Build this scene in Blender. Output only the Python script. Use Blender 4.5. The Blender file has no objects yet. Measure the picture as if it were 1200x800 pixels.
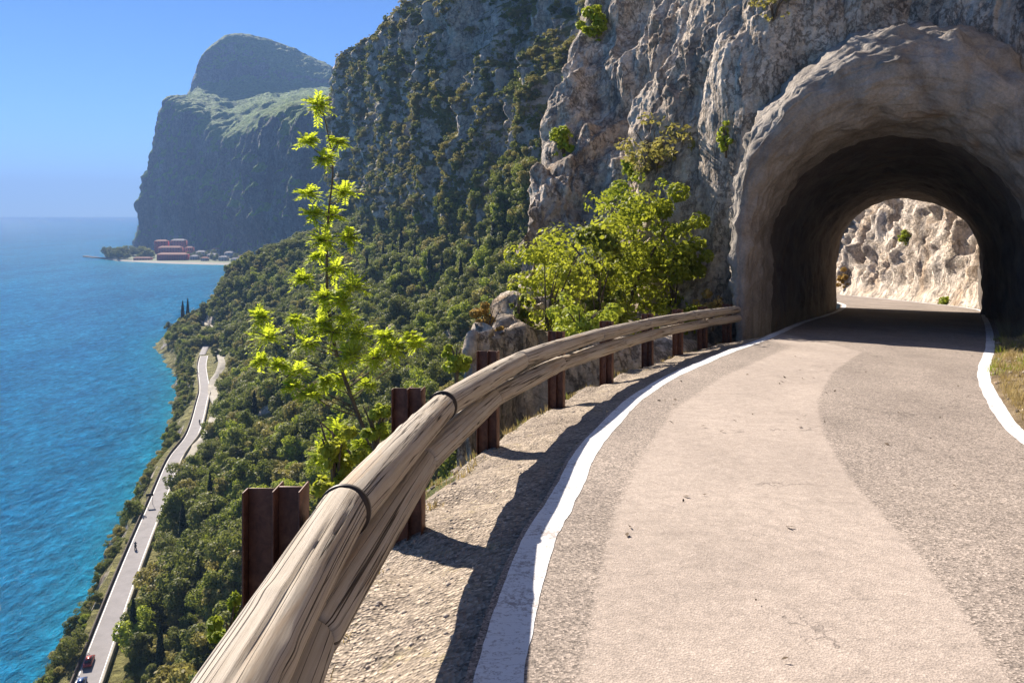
import bpy, math, random
import numpy as np
from mathutils import Vector, Matrix
from mathutils.bvhtree import BVHTree

random.seed(7); rng = np.random.default_rng(7)
sc = bpy.context.scene
COL = sc.collection
F, CX, HY = 900.0, 600.0, 249.0            # focal length in px of a 1200 px wide frame, centre, horizon row
LAKE = -92.0

def P(px, py, Y): return np.array([(px-CX)/F*Y, Y, (HY-py)/F*Y])
def road_z(Y): return -1.6-0.08*Y
def G(px, py):                               # a pixel on the sloping upper road -> plan position
    Y = 1440.0/(py-321.0); return np.array([(px-CX)/F*Y, Y])

# ------------------------------------------------------------------ noise
_perm = np.random.default_rng(3).permutation(512).astype(np.int64)
_perm = np.concatenate([_perm, _perm, _perm])
_g = np.random.default_rng(5).normal(size=(512, 3)); _g /= np.linalg.norm(_g, axis=1)[:, None]
def perlin(p):
    p = np.asarray(p, float); sh = p.shape[:-1]; p = p.reshape(-1, 3)
    i = np.floor(p).astype(np.int64); f = p-i; i &= 511
    u = f*f*f*(f*(f*6-15)+10); out = 0
    for dx in (0, 1):
        for dy in (0, 1):
            for dz in (0, 1):
                h = _perm[(_perm[(_perm[(i[:, 0]+dx) & 511]+i[:, 1]+dy) & 511]+i[:, 2]+dz) & 511]
                d = (_g[h]*(f-np.array([dx, dy, dz]))).sum(1)
                w = (u[:, 0] if dx else 1-u[:, 0])*(u[:, 1] if dy else 1-u[:, 1])*(u[:, 2] if dz else 1-u[:, 2])
                out = out+w*d
    return (out*1.6).reshape(sh)
def fbm(p, oct=4, lac=2.03, gain=.5):
    a, s, q = 1.0, 0, np.asarray(p, float)
    for k in range(oct):
        s = s+a*perlin(q+17.3*k); q = q*lac; a *= gain
    return s
def ridged(p, oct=4, gain=.55):
    a, s, q = 1.0, 0, np.asarray(p, float)
    for k in range(oct):
        s = s+a*(1-2*np.abs(perlin(q+31.7*k))); q = q*2.07; a *= gain
    return s

def blocks(p, tilt=.5, seed=0, chunk=60000):
    """faceted relief: every jittered cell gets its own height and its own tilted plane"""
    sh = p.shape[:-1]; q = p.reshape(-1, 3); out = np.empty(len(q)); edge = np.empty(len(q))
    rt = np.random.default_rng(100+seed).random((512, 3)); rh = np.random.default_rng(200+seed).uniform(-1, 1, 512); rv = np.random.default_rng(300+seed).normal(size=(512, 3))
    for a in range(0, len(q), chunk):
        x = q[a:a+chunk]; i = np.floor(x).astype(np.int64); bd = np.full(len(x), 9.); b2 = np.full(len(x), 9.); bh = np.zeros(len(x))
        for dx in (-1, 0, 1):
            for dy in (-1, 0, 1):
                for dz in (-1, 0, 1):
                    c = i+np.array([dx, dy, dz]); c_ = c & 511; h = _perm[(_perm[(_perm[c_[:, 0]]+c_[:, 1]) & 511]+c_[:, 2]) & 511]
                    v = x-(c+rt[h]); d = (v*v).sum(1); hv = rh[h]+(v*rv[h]).sum(1)*tilt*2
                    near = d < bd; b2 = np.where(near, bd, np.minimum(b2, d)); bh = np.where(near, hv, bh); bd = np.where(near, d, bd)
        out[a:a+chunk] = bh; edge[a:a+chunk] = np.sqrt(b2)-np.sqrt(bd)
    return (out*np.clip(edge*5, 0, 1)).reshape(sh)

# ------------------------------------------------------------------ object helpers
def tag(o, label=None, cat=None, group=None, kind=None):
    if label: o['label'] = label
    if cat: o['category'] = cat
    if group: o['group'] = group
    if kind: o['kind'] = kind
    return o
def empty(name, loc, rz=0):
    o = bpy.data.objects.new(name, None); COL.objects.link(o); o.location = loc; o.rotation_euler = (0, 0, rz)
    o.empty_display_size = .2; return o
def mesh(name, V, Fq, mat, parent=None, smooth=True, uv=None, attr=None):
    V = np.asarray(V, float).reshape(-1, 3); Fq = np.asarray(Fq)
    me = bpy.data.meshes.new(name)
    me.vertices.add(len(V)); me.vertices.foreach_set('co', V.ravel())
    k = Fq.shape[1]; n = len(Fq)
    me.loops.add(n*k); me.loops.foreach_set('vertex_index', Fq.ravel().astype(np.int32))
    me.polygons.add(n); me.polygons.foreach_set('loop_start', np.arange(0, n*k, k, dtype=np.int32))
    me.polygons.foreach_set('loop_total', np.full(n, k, dtype=np.int32))
    if uv is not None:
        l = me.uv_layers.new(name='UVMap'); l.data.foreach_set('uv', np.asarray(uv, float)[Fq.ravel()].ravel())
    if attr:
        for an, vals in attr.items():
            a = me.attributes.new(an, 'FLOAT', 'POINT'); a.data.foreach_set('value', np.asarray(vals, float).ravel())
    me.update(calc_edges=True); me.validate()
    if smooth: me.polygons.foreach_set('use_smooth', np.ones(n, bool))
    if mat: me.materials.append(mat)
    o = bpy.data.objects.new(name, me); COL.objects.link(o)
    if parent: o.parent = parent
    return o
def grid_faces(nu, nv, keep=None):
    i, j = np.meshgrid(np.arange(nu-1), np.arange(nv-1), indexing='ij')
    a = (i*nv+j); f = np.stack([a, a+nv, a+nv+1, a+1], -1).reshape(-1, 4)
    return f if keep is None else f[keep.reshape(-1)]
def grid_obj(name, V, mat, keep=None, **k):
    nu, nv = V.shape[:2]; return mesh(name, V, grid_faces(nu, nv, keep), mat, **k)
class MB:
    def __init__(s): s.V, s.Fc, s.n = [], [], 0
    def add(s, V, Fq):
        V = np.asarray(V, float).reshape(-1, 3); Fq = np.asarray(Fq)
        if Fq.shape[1] == 3: Fq = np.concatenate([Fq, Fq[:, 2:3]], 1)
        s.V.append(V); s.Fc.append(Fq+s.n); s.n += len(V); return s
    def box(s, c, d, rz=0, taper=1.0):
        x, y, z = np.array(d)/2.
        v = np.array([[-x, -y, -z], [x, -y, -z], [x, y, -z], [-x, y, -z], [-x*taper, -y*taper, z], [x*taper, -y*taper, z], [x*taper, y*taper, z], [-x*taper, y*taper, z]])
        cs, sn = math.cos(rz), math.sin(rz); R = np.array([[cs, sn, 0], [-sn, cs, 0], [0, 0, 1]])
        return s.add(v@R+np.array(c), [[0, 3, 2, 1], [4, 5, 6, 7], [0, 1, 5, 4], [1, 2, 6, 5], [2, 3, 7, 6], [3, 0, 4, 7]])
    def tube(s, pts, rad, n=8, cap=True):
        V, Fq = tube(pts, rad, n, cap); return s.add(V, Fq)
    def build(s, name, mat, parent=None, smooth=False):
        V = np.concatenate(s.V); Fq = np.concatenate(s.Fc)
        tri = Fq[:, 2] == Fq[:, 3]
        if tri.any():
            me = bpy.data.meshes.new(name)
            me.from_pydata(V.tolist(), [], [(f[:3] if t else f).tolist() for f, t in zip(Fq, tri)])
            if smooth: me.polygons.foreach_set('use_smooth', np.ones(len(Fq), bool))
            me.materials.append(mat); o = bpy.data.objects.new(name, me); COL.objects.link(o)
            if parent: o.parent = parent
            return o
        return mesh(name, V, Fq, mat, parent, smooth)
def tube(pts, rad, n=8, cap=True):
    pts = np.asarray(pts, float); m = len(pts); rad = np.broadcast_to(rad, (m,)) if np.ndim(rad) < 2 else rad
    T = np.gradient(pts, axis=0); T /= np.linalg.norm(T, axis=1)[:, None]+1e-9
    up = np.array([0, 0, 1.]) if abs(T[0][2]) < .9 else np.array([1., 0, 0])
    V = []; a = np.linspace(0, 2*np.pi, n, endpoint=False)
    for k in range(m):
        s = np.cross(T[k], up); s /= np.linalg.norm(s)+1e-9; w = np.cross(s, T[k])
        V.append(pts[k]+rad[k]*(np.cos(a)[:, None]*s+np.sin(a)[:, None]*w))
    V = np.concatenate(V); Fq = []
    for k in range(m-1):
        for j in range(n):
            j2 = (j+1) % n; Fq.append([k*n+j, k*n+j2, (k+1)*n+j2, (k+1)*n+j])
    if cap and n % 2 == 0:
        for base in (0, (m-1)*n):
            for j in range(n//2-1):
                q = [base+j, base+j+1, base+n-2-j, base+n-1-j]
                Fq.append(q if base else q[::-1])
    return V, np.array(Fq)
def cr_eval(C, t):                       # Catmull-Rom along axis 0, t in [0, n-1]
    C = np.asarray(C, float); n = len(C); t = np.clip(np.asarray(t, float), 0, n-1-1e-9); i = t.astype(int); f = (t-i).reshape((-1,)+(1,)*(C.ndim-1))
    g = lambda k: C[np.clip(k, 0, n-1)]
    p0, p1, p2, p3 = g(i-1), g(i), g(i+1), g(i+2)
    return .5*((2*p1)+(-p0+p2)*f+(2*p0-5*p1+4*p2-p3)*f*f+(-p0+3*p1-3*p2+p3)*f**3)
def cr_grid(C, tu, tv):
    A = cr_eval(C, tu); B = cr_eval(np.swapaxes(A, 0, 1), tv); return np.swapaxes(B, 0, 1)
def normals(V):
    a = np.gradient(V, axis=0); b = np.gradient(V, axis=1); n = np.cross(a, b)
    return n/(np.linalg.norm(n, axis=-1, keepdims=True)+1e-9)

# ------------------------------------------------------------------ material helpers
class NT:
    def __init__(s, name):
        s.m = bpy.data.materials.new(name); s.m.use_nodes = True; s.t = s.m.node_tree; s.t.nodes.clear()
        s.out = s.n('ShaderNodeOutputMaterial')
    def n(s, typ, **k):
        x = s.t.nodes.new(typ)
        for a, v in k.items(): setattr(x, a, v)
        return x
    def set(s, sock, v):
        if v is None: return
        if hasattr(v, 'is_linked') or isinstance(v, bpy.types.NodeSocket): s.t.links.new(v, sock)
        else: sock.default_value = (tuple(v)+(1,) if isinstance(v, tuple) and len(v) == 3 and sock.type == 'RGBA' else v)
    def pos(s): return s.n('ShaderNodeNewGeometry').outputs['Position']
    def mp(s, v, scale=(1, 1, 1), loc=(0, 0, 0)):
        m = s.n('ShaderNodeMapping'); s.set(m.inputs[0], v); m.inputs['Scale'].default_value = scale; m.inputs['Location'].default_value = loc; return m.outputs[0]
    def noise(s, v, scale, det=6, rough=.6, dist=0, out='Fac'):
        x = s.n('ShaderNodeTexNoise'); s.set(x.inputs['Vector'], v); x.inputs['Scale'].default_value = scale; x.inputs['Detail'].default_value = det
        x.inputs['Roughness'].default_value = rough; x.inputs['Distortion'].default_value = dist; return x.outputs[out]
    def voro(s, v, scale, feat='F1', out='Distance', rnd=1):
        x = s.n('ShaderNodeTexVoronoi', feature=feat); s.set(x.inputs['Vector'], v); x.inputs['Scale'].default_value = scale; x.inputs['Randomness'].default_value = rnd; return x.outputs[out]
    def ramp(s, f, stops, interp='LINEAR'):
        x = s.n('ShaderNodeValToRGB'); s.set(x.inputs[0], f); r = x.color_ramp; r.interpolation = interp
        while len(r.elements) > 1: r.elements.remove(r.elements[-1])
        r.elements[0].position = stops[0][0]; c = stops[0][1]; r.elements[0].color = (c, c, c, 1) if not isinstance(c, tuple) else c+(1,)
        for p, c in stops[1:]:
            e = r.elements.new(p); e.color = (c, c, c, 1) if not isinstance(c, tuple) else c+(1,)
        return x.outputs[0]
    def mix(s, f, a, b, mode='MIX'):
        x = s.n('ShaderNodeMix', data_type='RGBA', blend_type=mode); s.set(x.inputs[0], f); s.set(x.inputs[6], a); s.set(x.inputs[7], b); return x.outputs[2]
    def math(s, op, a, b=0.0, clamp=False):
        x = s.n('ShaderNodeMath', operation=op, use_clamp=clamp); s.set(x.inputs[0], a); s.set(x.inputs[1], b); return x.outputs[0]
    def bump(s, h, strength=.5, dist=.1, nrm=None):
        x = s.n('ShaderNodeBump'); s.set(x.inputs['Height'], h); x.inputs['Strength'].default_value = strength; x.inputs['Distance'].default_value = dist; s.set(x.inputs['Normal'], nrm); return x.outputs[0]
    def attr(s, name): return s.n('ShaderNodeAttribute', attribute_name=name).outputs['Fac']
    def bsdf(s, col, rough=.9, nrm=None, spec=.3, metal=0):
        b = s.n('ShaderNodeBsdfPrincipled'); s.set(b.inputs['Base Color'], col); s.set(b.inputs['Roughness'], rough); s.set(b.inputs['Normal'], nrm)
        b.inputs['Specular IOR Level'].default_value = spec; b.inputs['Metallic'].default_value = metal
        s.t.links.new(b.outputs[0], s.out.inputs[0]); return b
    def isn(s): return s.n('ShaderNodeNewGeometry').outputs['Random Per Island']
    def normz(s):
        x = s.n('ShaderNodeSeparateXYZ'); s.set(x.inputs[0], s.n('ShaderNodeNewGeometry').outputs['Normal']); return x.outputs[2]

def rock_mat(name, cA, cB, cC, stain, scale=1.0, bumpd=.12, veg=None, vegamt=0.5, streak=1.0, ochre=.65):
    m = NT(name); p = m.pos()
    big = m.noise(p, .42*scale, 9, .70, .25)
    col = m.ramp(big, [(.30, cA), (.47, cB), (.64, cC)])
    warm = m.noise(m.mp(p, (1, 1, .45), (9, 3, 1)), .45*scale, 7, .70, .3)
    col = m.mix(m.ramp(warm, [(.50, 0.0), (.66, ochre)]), col, (.36, .235, .135))
    st = m.noise(m.mp(p, (1, 1, .16)), 1.2*scale, 8, .7, .25)
    col = m.mix(m.ramp(st, [(.50, 0.0), (.62, .75*streak)]), col, stain)
    fine = m.noise(p, 7*scale, 9, .78)
    col = m.mix(1.0, col, m.ramp(fine, [(.28, .45), (.5, .97), (.72, 1.4)]), 'MULTIPLY')
    crev = m.math('ABSOLUTE', m.math('SUBTRACT', m.noise(m.mp(p, (1, 1, .6), (3, 3, 3)), 1.1*scale, 9, .72, .25), .5))
    cm = m.ramp(crev, [(0, .55), (.010, .3), (.024, 0.0)])
    col = m.mix(cm, col, (.045, .038, .032))
    dv = m.n('ShaderNodeVectorMath', operation='MULTIPLY_ADD'); m.set(dv.inputs[0], m.noise(p, 2.0*scale, 4, .6, 0, 'Color')); dv.inputs[1].default_value = (.5/scale,)*3; m.set(dv.inputs[2], p)
    v1 = m.voro(dv.outputs[0], 1.7*scale); v2 = m.voro(dv.outputs[0], 6*scale)
    h = m.math('ADD', m.math('MULTIPLY', m.noise(p, 2.4*scale, 10, .72, .5), 1.3), m.math('ADD', m.math('MULTIPLY', v1, .8), m.math('MULTIPLY', v2, .35)))
    h = m.math('SUBTRACT', h, m.math('MULTIPLY', cm, .35))
    if veg:
        vz = m.math('ADD', m.normz(), m.math('MULTIPLY', m.math('SUBTRACT', m.noise(p, .7*scale, 8, .75), .5), 2.2))
        col = m.mix(m.ramp(vz, [(vegamt-.06, 0.0), (vegamt+.1, 1.0)]), col, m.ramp(m.noise(p, 4*scale, 5), [(.35, veg), (.65, tuple(min(1, c*2.0) for c in veg))]))
    m.bsdf(col, .92, m.bump(h, 1.0, bumpd/scale**.75), .12); return m.m

def leaf_mat(name, c1, c2, trans=.35, tint=(.5, .55, .1)):
    m = NT(name); r = m.isn(); oi = m.n('ShaderNodeObjectInfo').outputs['Random']
    f = m.math('ADD', m.math('MULTIPLY', r, .45), m.math('MULTIPLY', oi, .55))
    col = m.mix(f, c1, c2)
    b = m.n('ShaderNodeBsdfPrincipled'); m.set(b.inputs['Base Color'], col); b.inputs['Roughness'].default_value = .55; b.inputs['Specular IOR Level'].default_value = .08
    t = m.n('ShaderNodeBsdfTranslucent'); m.set(t.inputs[0], m.mix(.5, col, tint))
    x = m.n('ShaderNodeMixShader'); x.inputs[0].default_value = trans
    m.t.links.new(b.outputs[0], x.inputs[1]); m.t.links.new(t.outputs[0], x.inputs[2]); m.t.links.new(x.outputs[0], m.out.inputs[0]); return m.m
def flat(name, c, rough=.8, spec=.3, metal=0, var=.25, scale=3):
    m = NT(name); col = m.mix(1.0, c, m.ramp(m.noise(m.pos(), scale, 5), [(.3, 1-var), (.7, 1+var)]), 'MULTIPLY'); m.bsdf(col, rough, None, spec, metal); return m.m

# ------------------------------------------------------------------ materials
M = {}
M['cliff'] = rock_mat('limestone_rock', (.30, .24, .185), (.54, .45, .355), (.74, .64, .53), (.20, .175, .155), 1.0, .13)
M['slope_rock'] = rock_mat('slope_rock', (.18, .16, .12), (.32, .28, .22), (.46, .41, .34), (.10, .095, .07), 1.2, .16, veg=(.08, .09, .03), vegamt=.62)
M['mountain'] = rock_mat('mountain_rock', (.40, .34, .27), (.60, .52, .43), (.76, .68, .58), (.42, .38, .32), .10, .55, veg=(.16, .15, .05), vegamt=.50, ochre=.7)
M['headland'] = rock_mat('headland_rock', (.13, .13, .14), (.22, .21, .205), (.34, .32, .29), (.08, .085, .10), .028, 2.4, veg=(.13, .21, .03), vegamt=.33, ochre=.3)

m = NT('asphalt'); p = m.pos(); lane = m.attr('lane')
grain = m.noise(p, 70, 3, .8); mid = m.noise(p, 9, 6, .7); bigp = m.noise(m.mp(p, (1, .45, 1)), .9, 5, .6)
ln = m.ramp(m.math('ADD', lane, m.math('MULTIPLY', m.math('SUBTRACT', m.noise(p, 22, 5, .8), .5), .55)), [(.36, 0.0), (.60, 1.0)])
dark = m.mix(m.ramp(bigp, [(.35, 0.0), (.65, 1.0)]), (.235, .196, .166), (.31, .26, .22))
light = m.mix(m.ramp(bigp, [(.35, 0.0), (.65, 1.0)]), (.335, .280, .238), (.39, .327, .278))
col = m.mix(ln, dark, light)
vo = m.voro(p, 95, 'F1', 'Color')
gr = m.n('ShaderNodeSeparateXYZ'); m.set(gr.inputs[0], vo)
spk = m.ramp(gr.outputs[0], [(0, .38), (.35, .82), (.7, 1.08), (1, 1.75)])
spl = m.mix(ln, spk, m.mix(.68, spk, (1, 1, 1)))
col = m.mix(1.0, col, spl, 'MULTIPLY')
col = m.mix(1.0, col, m.ramp(mid, [(.3, .82), (.5, 1.0), (.7, 1.14)]), 'MULTIPLY')
wv = m.noise(p, 1.3, 5, .65, 0, 'Color')
warp = m.n('ShaderNodeVectorMath', operation='MULTIPLY_ADD'); m.set(warp.inputs[0], wv); warp.inputs[1].default_value = (1.4, 1.4, 0); m.set(warp.inputs[2], p)
cr = m.voro(m.mp(warp.outputs[0], (.42, .55, 0)), 1.0, 'DISTANCE_TO_EDGE')
ckm = m.math('MULTIPLY', m.ramp(cr, [(0, 1.0), (.008, 0.0)]), m.ramp(m.noise(p, .8, 3), [(.47, 0.0), (.58, .55)]))
col = m.mix(ckm, col, (.06, .05, .045))
stn = m.ramp(m.noise(m.mp(p, (1, .7, 1), (4, 2, 0)), 3.0, 5, .7), [(.66, 0.0), (.74, .35)])
col = m.mix(stn, col, (.14, .115, .10))
h = m.math('ADD', m.math('MULTIPLY', grain, .35), m.math('MULTIPLY', m.voro(p, 95), .7))
m.bsdf(col, .85, m.bump(m.math('SUBTRACT', h, m.math('MULTIPLY', ckm, 1.5)), .55, .006), .25); M['asphalt'] = m.m

m = NT('road_paint'); p = m.pos()
wr = m.ramp(m.math('ADD', m.math('MULTIPLY', m.noise(p, 34, 6, .8), .7), m.math('MULTIPLY', m.noise(p, 2.5, 4, .7), .45)), [(.60, 0.0), (.68, .8)])
ckp = m.math('ABSOLUTE', m.math('SUBTRACT', m.noise(m.mp(p, (1, 3, 1)), 2.2, 6, .6), .5))
wr = m.math('MAXIMUM', wr, m.ramp(ckp, [(0, .85), (.006, 0.0)]))
col = m.mix(wr, m.mix(m.noise(p, 5, 5), (.68, .68, .67), (.80, .80, .79)), (.26, .22, .20))
m.bsdf(col, .7, m.bump(m.noise(p, 80, 4), .4, .004), .3); M['paint'] = m.m

m = NT('gravel_shoulder'); p = m.pos()
vc = m.voro(p, 42, 'F1', 'Color'); sx = m.n('ShaderNodeSeparateXYZ'); m.set(sx.inputs[0], vc)
col = m.mix(m.ramp(m.noise(p, 1.6, 6, .7, .5), [(.36, 0.0), (.62, 1.0)]), (.22, .18, .145), (.35, .29, .225))
col = m.mix(1.0, col, m.ramp(sx.outputs[0], [(0, .5), (.4, .9), (.8, 1.15), (1, 1.6)]), 'MULTIPLY')
gz = m.ramp(m.noise(p, 2.2, 6, .8, .3), [(.56, 0.0), (.7, .8)]); col = m.mix(gz, col, (.30, .245, .12))
h = m.math('ADD', m.voro(p, 42), m.noise(p, 9, 6, .7)); m.bsdf(col, .95, m.bump(h, .8, .022), .1); M['gravel'] = m.m

def earth(name, a, b, c, s):
    m = NT(name); p = m.pos(); col = m.ramp(m.noise(p, s, 8, .7, .4), [(.3, a), (.5, b), (.7, c)]); m.bsdf(col, .95, m.bump(m.noise(p, s*3, 8, .75), .8, .25/s), .1); return m.m
M['earth'] = earth('dry_earth', (.13, .095, .055), (.24, .18, .11), (.34, .27, .18), 1.5)

def shot(name, a, b, c):
    m = NT(name); p = m.pos()
    col = m.ramp(m.noise(p, .8, 7, .65, .8), [(.3, a), (.5, b), (.72, c)])
    st = m.noise(m.mp(p, (1, 1, .12)), 2.2, 6, .6, .3); col = m.mix(m.ramp(st, [(.52, 0.0), (.7, .55)]), col, (.12, .10, .085))
    rs = m.noise(m.mp(p, (.6, .6, .3), (5, 1, 2)), 1.1, 5, .6, 1.2); col = m.mix(m.ramp(rs, [(.58, 0.0), (.7, .35)]), col, (.27, .16, .085))
    col = m.mix(1.0, col, m.ramp(m.noise(p, 16, 6, .8), [(.3, .7), (.7, 1.2)]), 'MULTIPLY')
    h = m.math('ADD', m.noise(p, 1.6, 9, .62, .6), m.math('MULTIPLY', m.noise(p, 25, 5, .7), .12))
    m.bsdf(col, .9, m.bump(h, .9, .16), .15); return m.m
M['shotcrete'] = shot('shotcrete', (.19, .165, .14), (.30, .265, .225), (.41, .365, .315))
M['lining'] = shot('tunnel_lining', (.075, .062, .052), (.13, .11, .095), (.19, .165, .14))  # same shotcrete in darker tones: the tunnel's shade is put into the colour

# timber: u along the log, v round it
m = NT('weathered_timber'); uvn = m.n('ShaderNodeUVMap').outputs[0]
g1 = m.noise(m.mp(uvn, (.55, 6, 1)), 1.0, 7, .6, .1); g2 = m.noise(m.mp(uvn, (5, 70, 1)), 1.0, 6, .7, .2)
ck = m.noise(m.mp(uvn, (.22, 3.6, 1), (3, 7, 0)), 1.0, 4, .5, .5)
ckl = m.ramp(m.math('ABSOLUTE', m.math('SUBTRACT', ck, .5)), [(0, 1.0), (.007, .85), (.016, 0.0)])
bl = m.noise(m.mp(uvn, (1.2, 1.5, 1), (2, 1, 0)), 1.2, 5, .6, .6)
col = m.ramp(g1, [(.25, (.21, .165, .12)), (.42, (.34, .285, .22)), (.60, (.44, .38, .305)), (.78, (.54, .48, .405))])
col = m.mix(m.ramp(bl, [(.42, 0.0), (.62, .7)]), col, (.44, .395, .335))
rr = m.noise(m.mp(uvn, (1.1, 2.5, 1), (8, 5, 0)), 1.0, 4, .6, .5); col = m.mix(m.ramp(rr, [(.57, 0.0), (.70, .45)]), col, (.38, .24, .12))
col = m.mix(1.0, col, m.ramp(g2, [(.3, .80), (.5, 1.0), (.7, 1.10)]), 'MULTIPLY')
col = m.mix(ckl, col, (.035, .024, .016))
h = m.math('SUBTRACT', m.math('ADD', m.math('MULTIPLY', g1, .5), m.math('MULTIPLY', g2, .35)), m.math('MULTIPLY', ckl, .9))
m.bsdf(col, .8, m.bump(h, .9, .008), .2); M['timber'] = m.m

m = NT('rusty_steel'); p = m.pos()
col = m.ramp(m.noise(p, 14, 7, .7, .4), [(.3, (.05, .02, .013)), (.5, (.11, .045, .028)), (.72, (.18, .085, .05))])
m.bsdf(col, .62, m.bump(m.noise(p, 90, 5), .3, .004), .4, .2); M['rust'] = m.m
M['strap'] = flat('dark_strap', (.045, .035, .03), .5, .5, .5)

M['bark'] = flat('bark', (.11, .085, .06), .95, .1, 0, .4, 8)
M['leaf_dark'] = leaf_mat('leaf_dark', (.06, .075, .02), (.24, .245, .07), .36, (.26, .30, .04))
M['leaf_mid'] = leaf_mat('leaf_mid', (.09, .12, .025), (.28, .29, .06), .42, (.25, .3, .04))
M['leaf_olive'] = leaf_mat('leaf_olive', (.17, .15, .045), (.40, .35, .11), .40, (.42, .38, .08))
M['leaf_light'] = leaf_mat('leaf_light', (.17, .23, .025), (.36, .41, .06), .4, (.45, .5, .04))
M['leaf_cypress'] = leaf_mat('leaf_cypress', (.012, .022, .010), (.03, .045, .018), .1, (.05, .07, .02))
M['leaf_bright'] = leaf_mat('leaf_bright', (.28, .36, .03), (.58, .62, .08), .58, (.80, .90, .05))
M['leaf_shrub'] = leaf_mat('leaf_shrub', (.14, .18, .02), (.46, .48, .07), .45, (.55, .58, .04))
M['leaf_dry'] = leaf_mat('leaf_dry', (.28, .17, .05), (.45, .32, .10), .4, (.6, .4, .1))
M['grass_dry'] = leaf_mat('grass_dry', (.26, .19, .08), (.48, .38, .18), .3, (.5, .4, .15))
M['asphalt_far'] = flat('far_asphalt', (.26, .245, .245), .9, .2, 0, .12, .4)
M['pale_path'] = flat('pale_path', (.36, .33, .27), .9, .1, 0, .3, .3)
M['stone_wall'] = flat('stone_wall', (.12, .10, .085), .9, .1, 0, .3, 1)
M['white'] = flat('white_paint', (.75, .75, .74), .6, .3, 0, .08)

m = NT('lake_water'); p = m.pos()
bigc = m.noise(m.mp(p, (1, .35, 1)), .012, 4, .6)
shore = m.attr('shore')
deep = m.mix(m.ramp(bigc, [(.35, 0.0), (.65, 1.0)]), (.006, .115, .26), (.010, .165, .34))
col = m.mix(shore, deep, (.004, .19, .30))
w1 = m.noise(m.mp(p, (1.0, .55, 1)), .11, 4, .6, .3); w2 = m.noise(m.mp(p, (1.0, .6, 1)), .42, 5, .68, .2); w3 = m.noise(p, 1.5, 4, .7)
h = m.math('ADD', m.math('ADD', m.math('MULTIPLY', w1, 2.2), m.math('MULTIPLY', w2, 1.0)), m.math('MULTIPLY', w3, .25))
nr = m.bump(h, 1.0, 2.2)
rip = m.ramp(m.math('ADD', m.math('MULTIPLY', w2, .65), m.math('MULTIPLY', w1, .35)), [(.36, .6), (.5, 1.0), (.60, 1.5), (.68, 2.2)])  # wave light and dark, with glitter specks, painted into the water colour
col = m.mix(1.0, col, rip, 'MULTIPLY')
df = m.n('ShaderNodeBsdfDiffuse'); m.set(df.inputs[0], col); m.set(df.inputs['Normal'], nr)
gl = m.n('ShaderNodeBsdfGlossy'); gl.inputs['Roughness'].default_value = .07; m.set(gl.inputs['Normal'], nr)
fr = m.n('ShaderNodeFresnel'); fr.inputs[0].default_value = 1.33; m.set(fr.inputs['Normal'], nr)
mx = m.n('ShaderNodeMixShader'); m.set(mx.inputs[0], m.math('MINIMUM', m.math('MULTIPLY', fr.outputs[0], .9), .19)); m.t.links.new(df.outputs[0], mx.inputs[1]); m.t.links.new(gl.outputs[0], mx.inputs[2]); m.t.links.new(mx.outputs[0], m.out.inputs[0]); M['water'] = m.m

# ------------------------------------------------------------------ camera, light, world
cam = bpy.data.cameras.new('camera'); camo = bpy.data.objects.new('camera', cam); COL.objects.link(camo); sc.camera = camo
camo.location = (0, 0, 0); camo.rotation_euler = (math.radians(90), 0, 0)
cam.sensor_width = 36; cam.lens = 36*F/1200; cam.shift_y = -(400-HY)/1200.0; cam.clip_start = .05; cam.clip_end = 60000
AZ, EL = math.radians(33), math.radians(30.5)                    # sun: ahead and to the left
sd = Vector((-math.sin(AZ)*math.cos(EL), math.cos(AZ)*math.cos(EL), math.sin(EL)))
sun = bpy.data.lights.new('sun', 'SUN'); sun.energy = 5.0; sun.angle = math.radians(.5); sun.color = (1, .90, .78)
so = bpy.data.objects.new('sun', sun); COL.objects.link(so); so.rotation_euler = sd.to_track_quat('Z', 'Y').to_euler(); so.location = (0, 0, 50)
w = bpy.data.worlds.new('World'); sc.world = w; w.use_nodes = True; nt = w.node_tree
bg = nt.nodes['Background']; sky = nt.nodes.new('ShaderNodeTexSky'); sky.sky_type = 'NISHITA'; sky.sun_disc = False
sky.sun_elevation = EL; sky.sun_rotation = -AZ; sky.air_density = .6; sky.dust_density = 0; sky.ozone_density = 10; sky.altitude = 0
nt.links.new(sky.outputs[0], bg.inputs[0]); bg.inputs[1].default_value = .056
sc.view_settings.view_transform = 'Standard'; sc.view_settings.look = 'None'; sc.view_settings.exposure = 1.5; sc.view_settings.gamma = 1
sc.cycles.use_denoising = True; sc.cycles.max_bounces = 6; sc.cycles.diffuse_bounces = 3; sc.cycles.glossy_bounces = 2; sc.cycles.transmission_bounces = 4
sc.cycles.volume_bounces = 0; sc.cycles.transparent_max_bounces = 6; sc.cycles.sample_clamp_indirect = 4; sc.cycles.sample_clamp_direct = 12; sc.cycles.caustics_reflective = False; sc.cycles.caustics_refractive = False

# ------------------------------------------------------------------ upper road
Lc = np.array([(-.1, -10), (-.12, -4), (-.13, 0), (-.09, 2.6), (.10, 4.3), (.38, 5.6), (.85, 7.6), (1.91, 10.7), (3.75, 14.5), (6.25, 19.0), (9.4, 25), (12.3, 30), (15.0, 35), (17.6, 41), (19.3, 48), (20.2, 56), (20.0, 66), (17, 80)], float)
Rc = np.array([(5.4, -10), (4.6, -4), (4.25, 0), (4.15, 2.6), (4.25, 4.3), (4.5, 5.6), (5.0, 7.3), (6.0, 9.4), (7.75, 12.5), (10.6, 16.9), (14.1, 22.6), (17.3, 28), (20.9, 34.3), (22.4, 40), (23.7, 47), (24.9, 56), (25.1, 66), (23, 82)], float)
def curve(C, t): return cr_eval(C, t)
tt = np.concatenate([np.linspace(0, 2, 40, endpoint=False), np.linspace(2, 8, 260, endpoint=False), np.linspace(8, 17, 180)])
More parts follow.
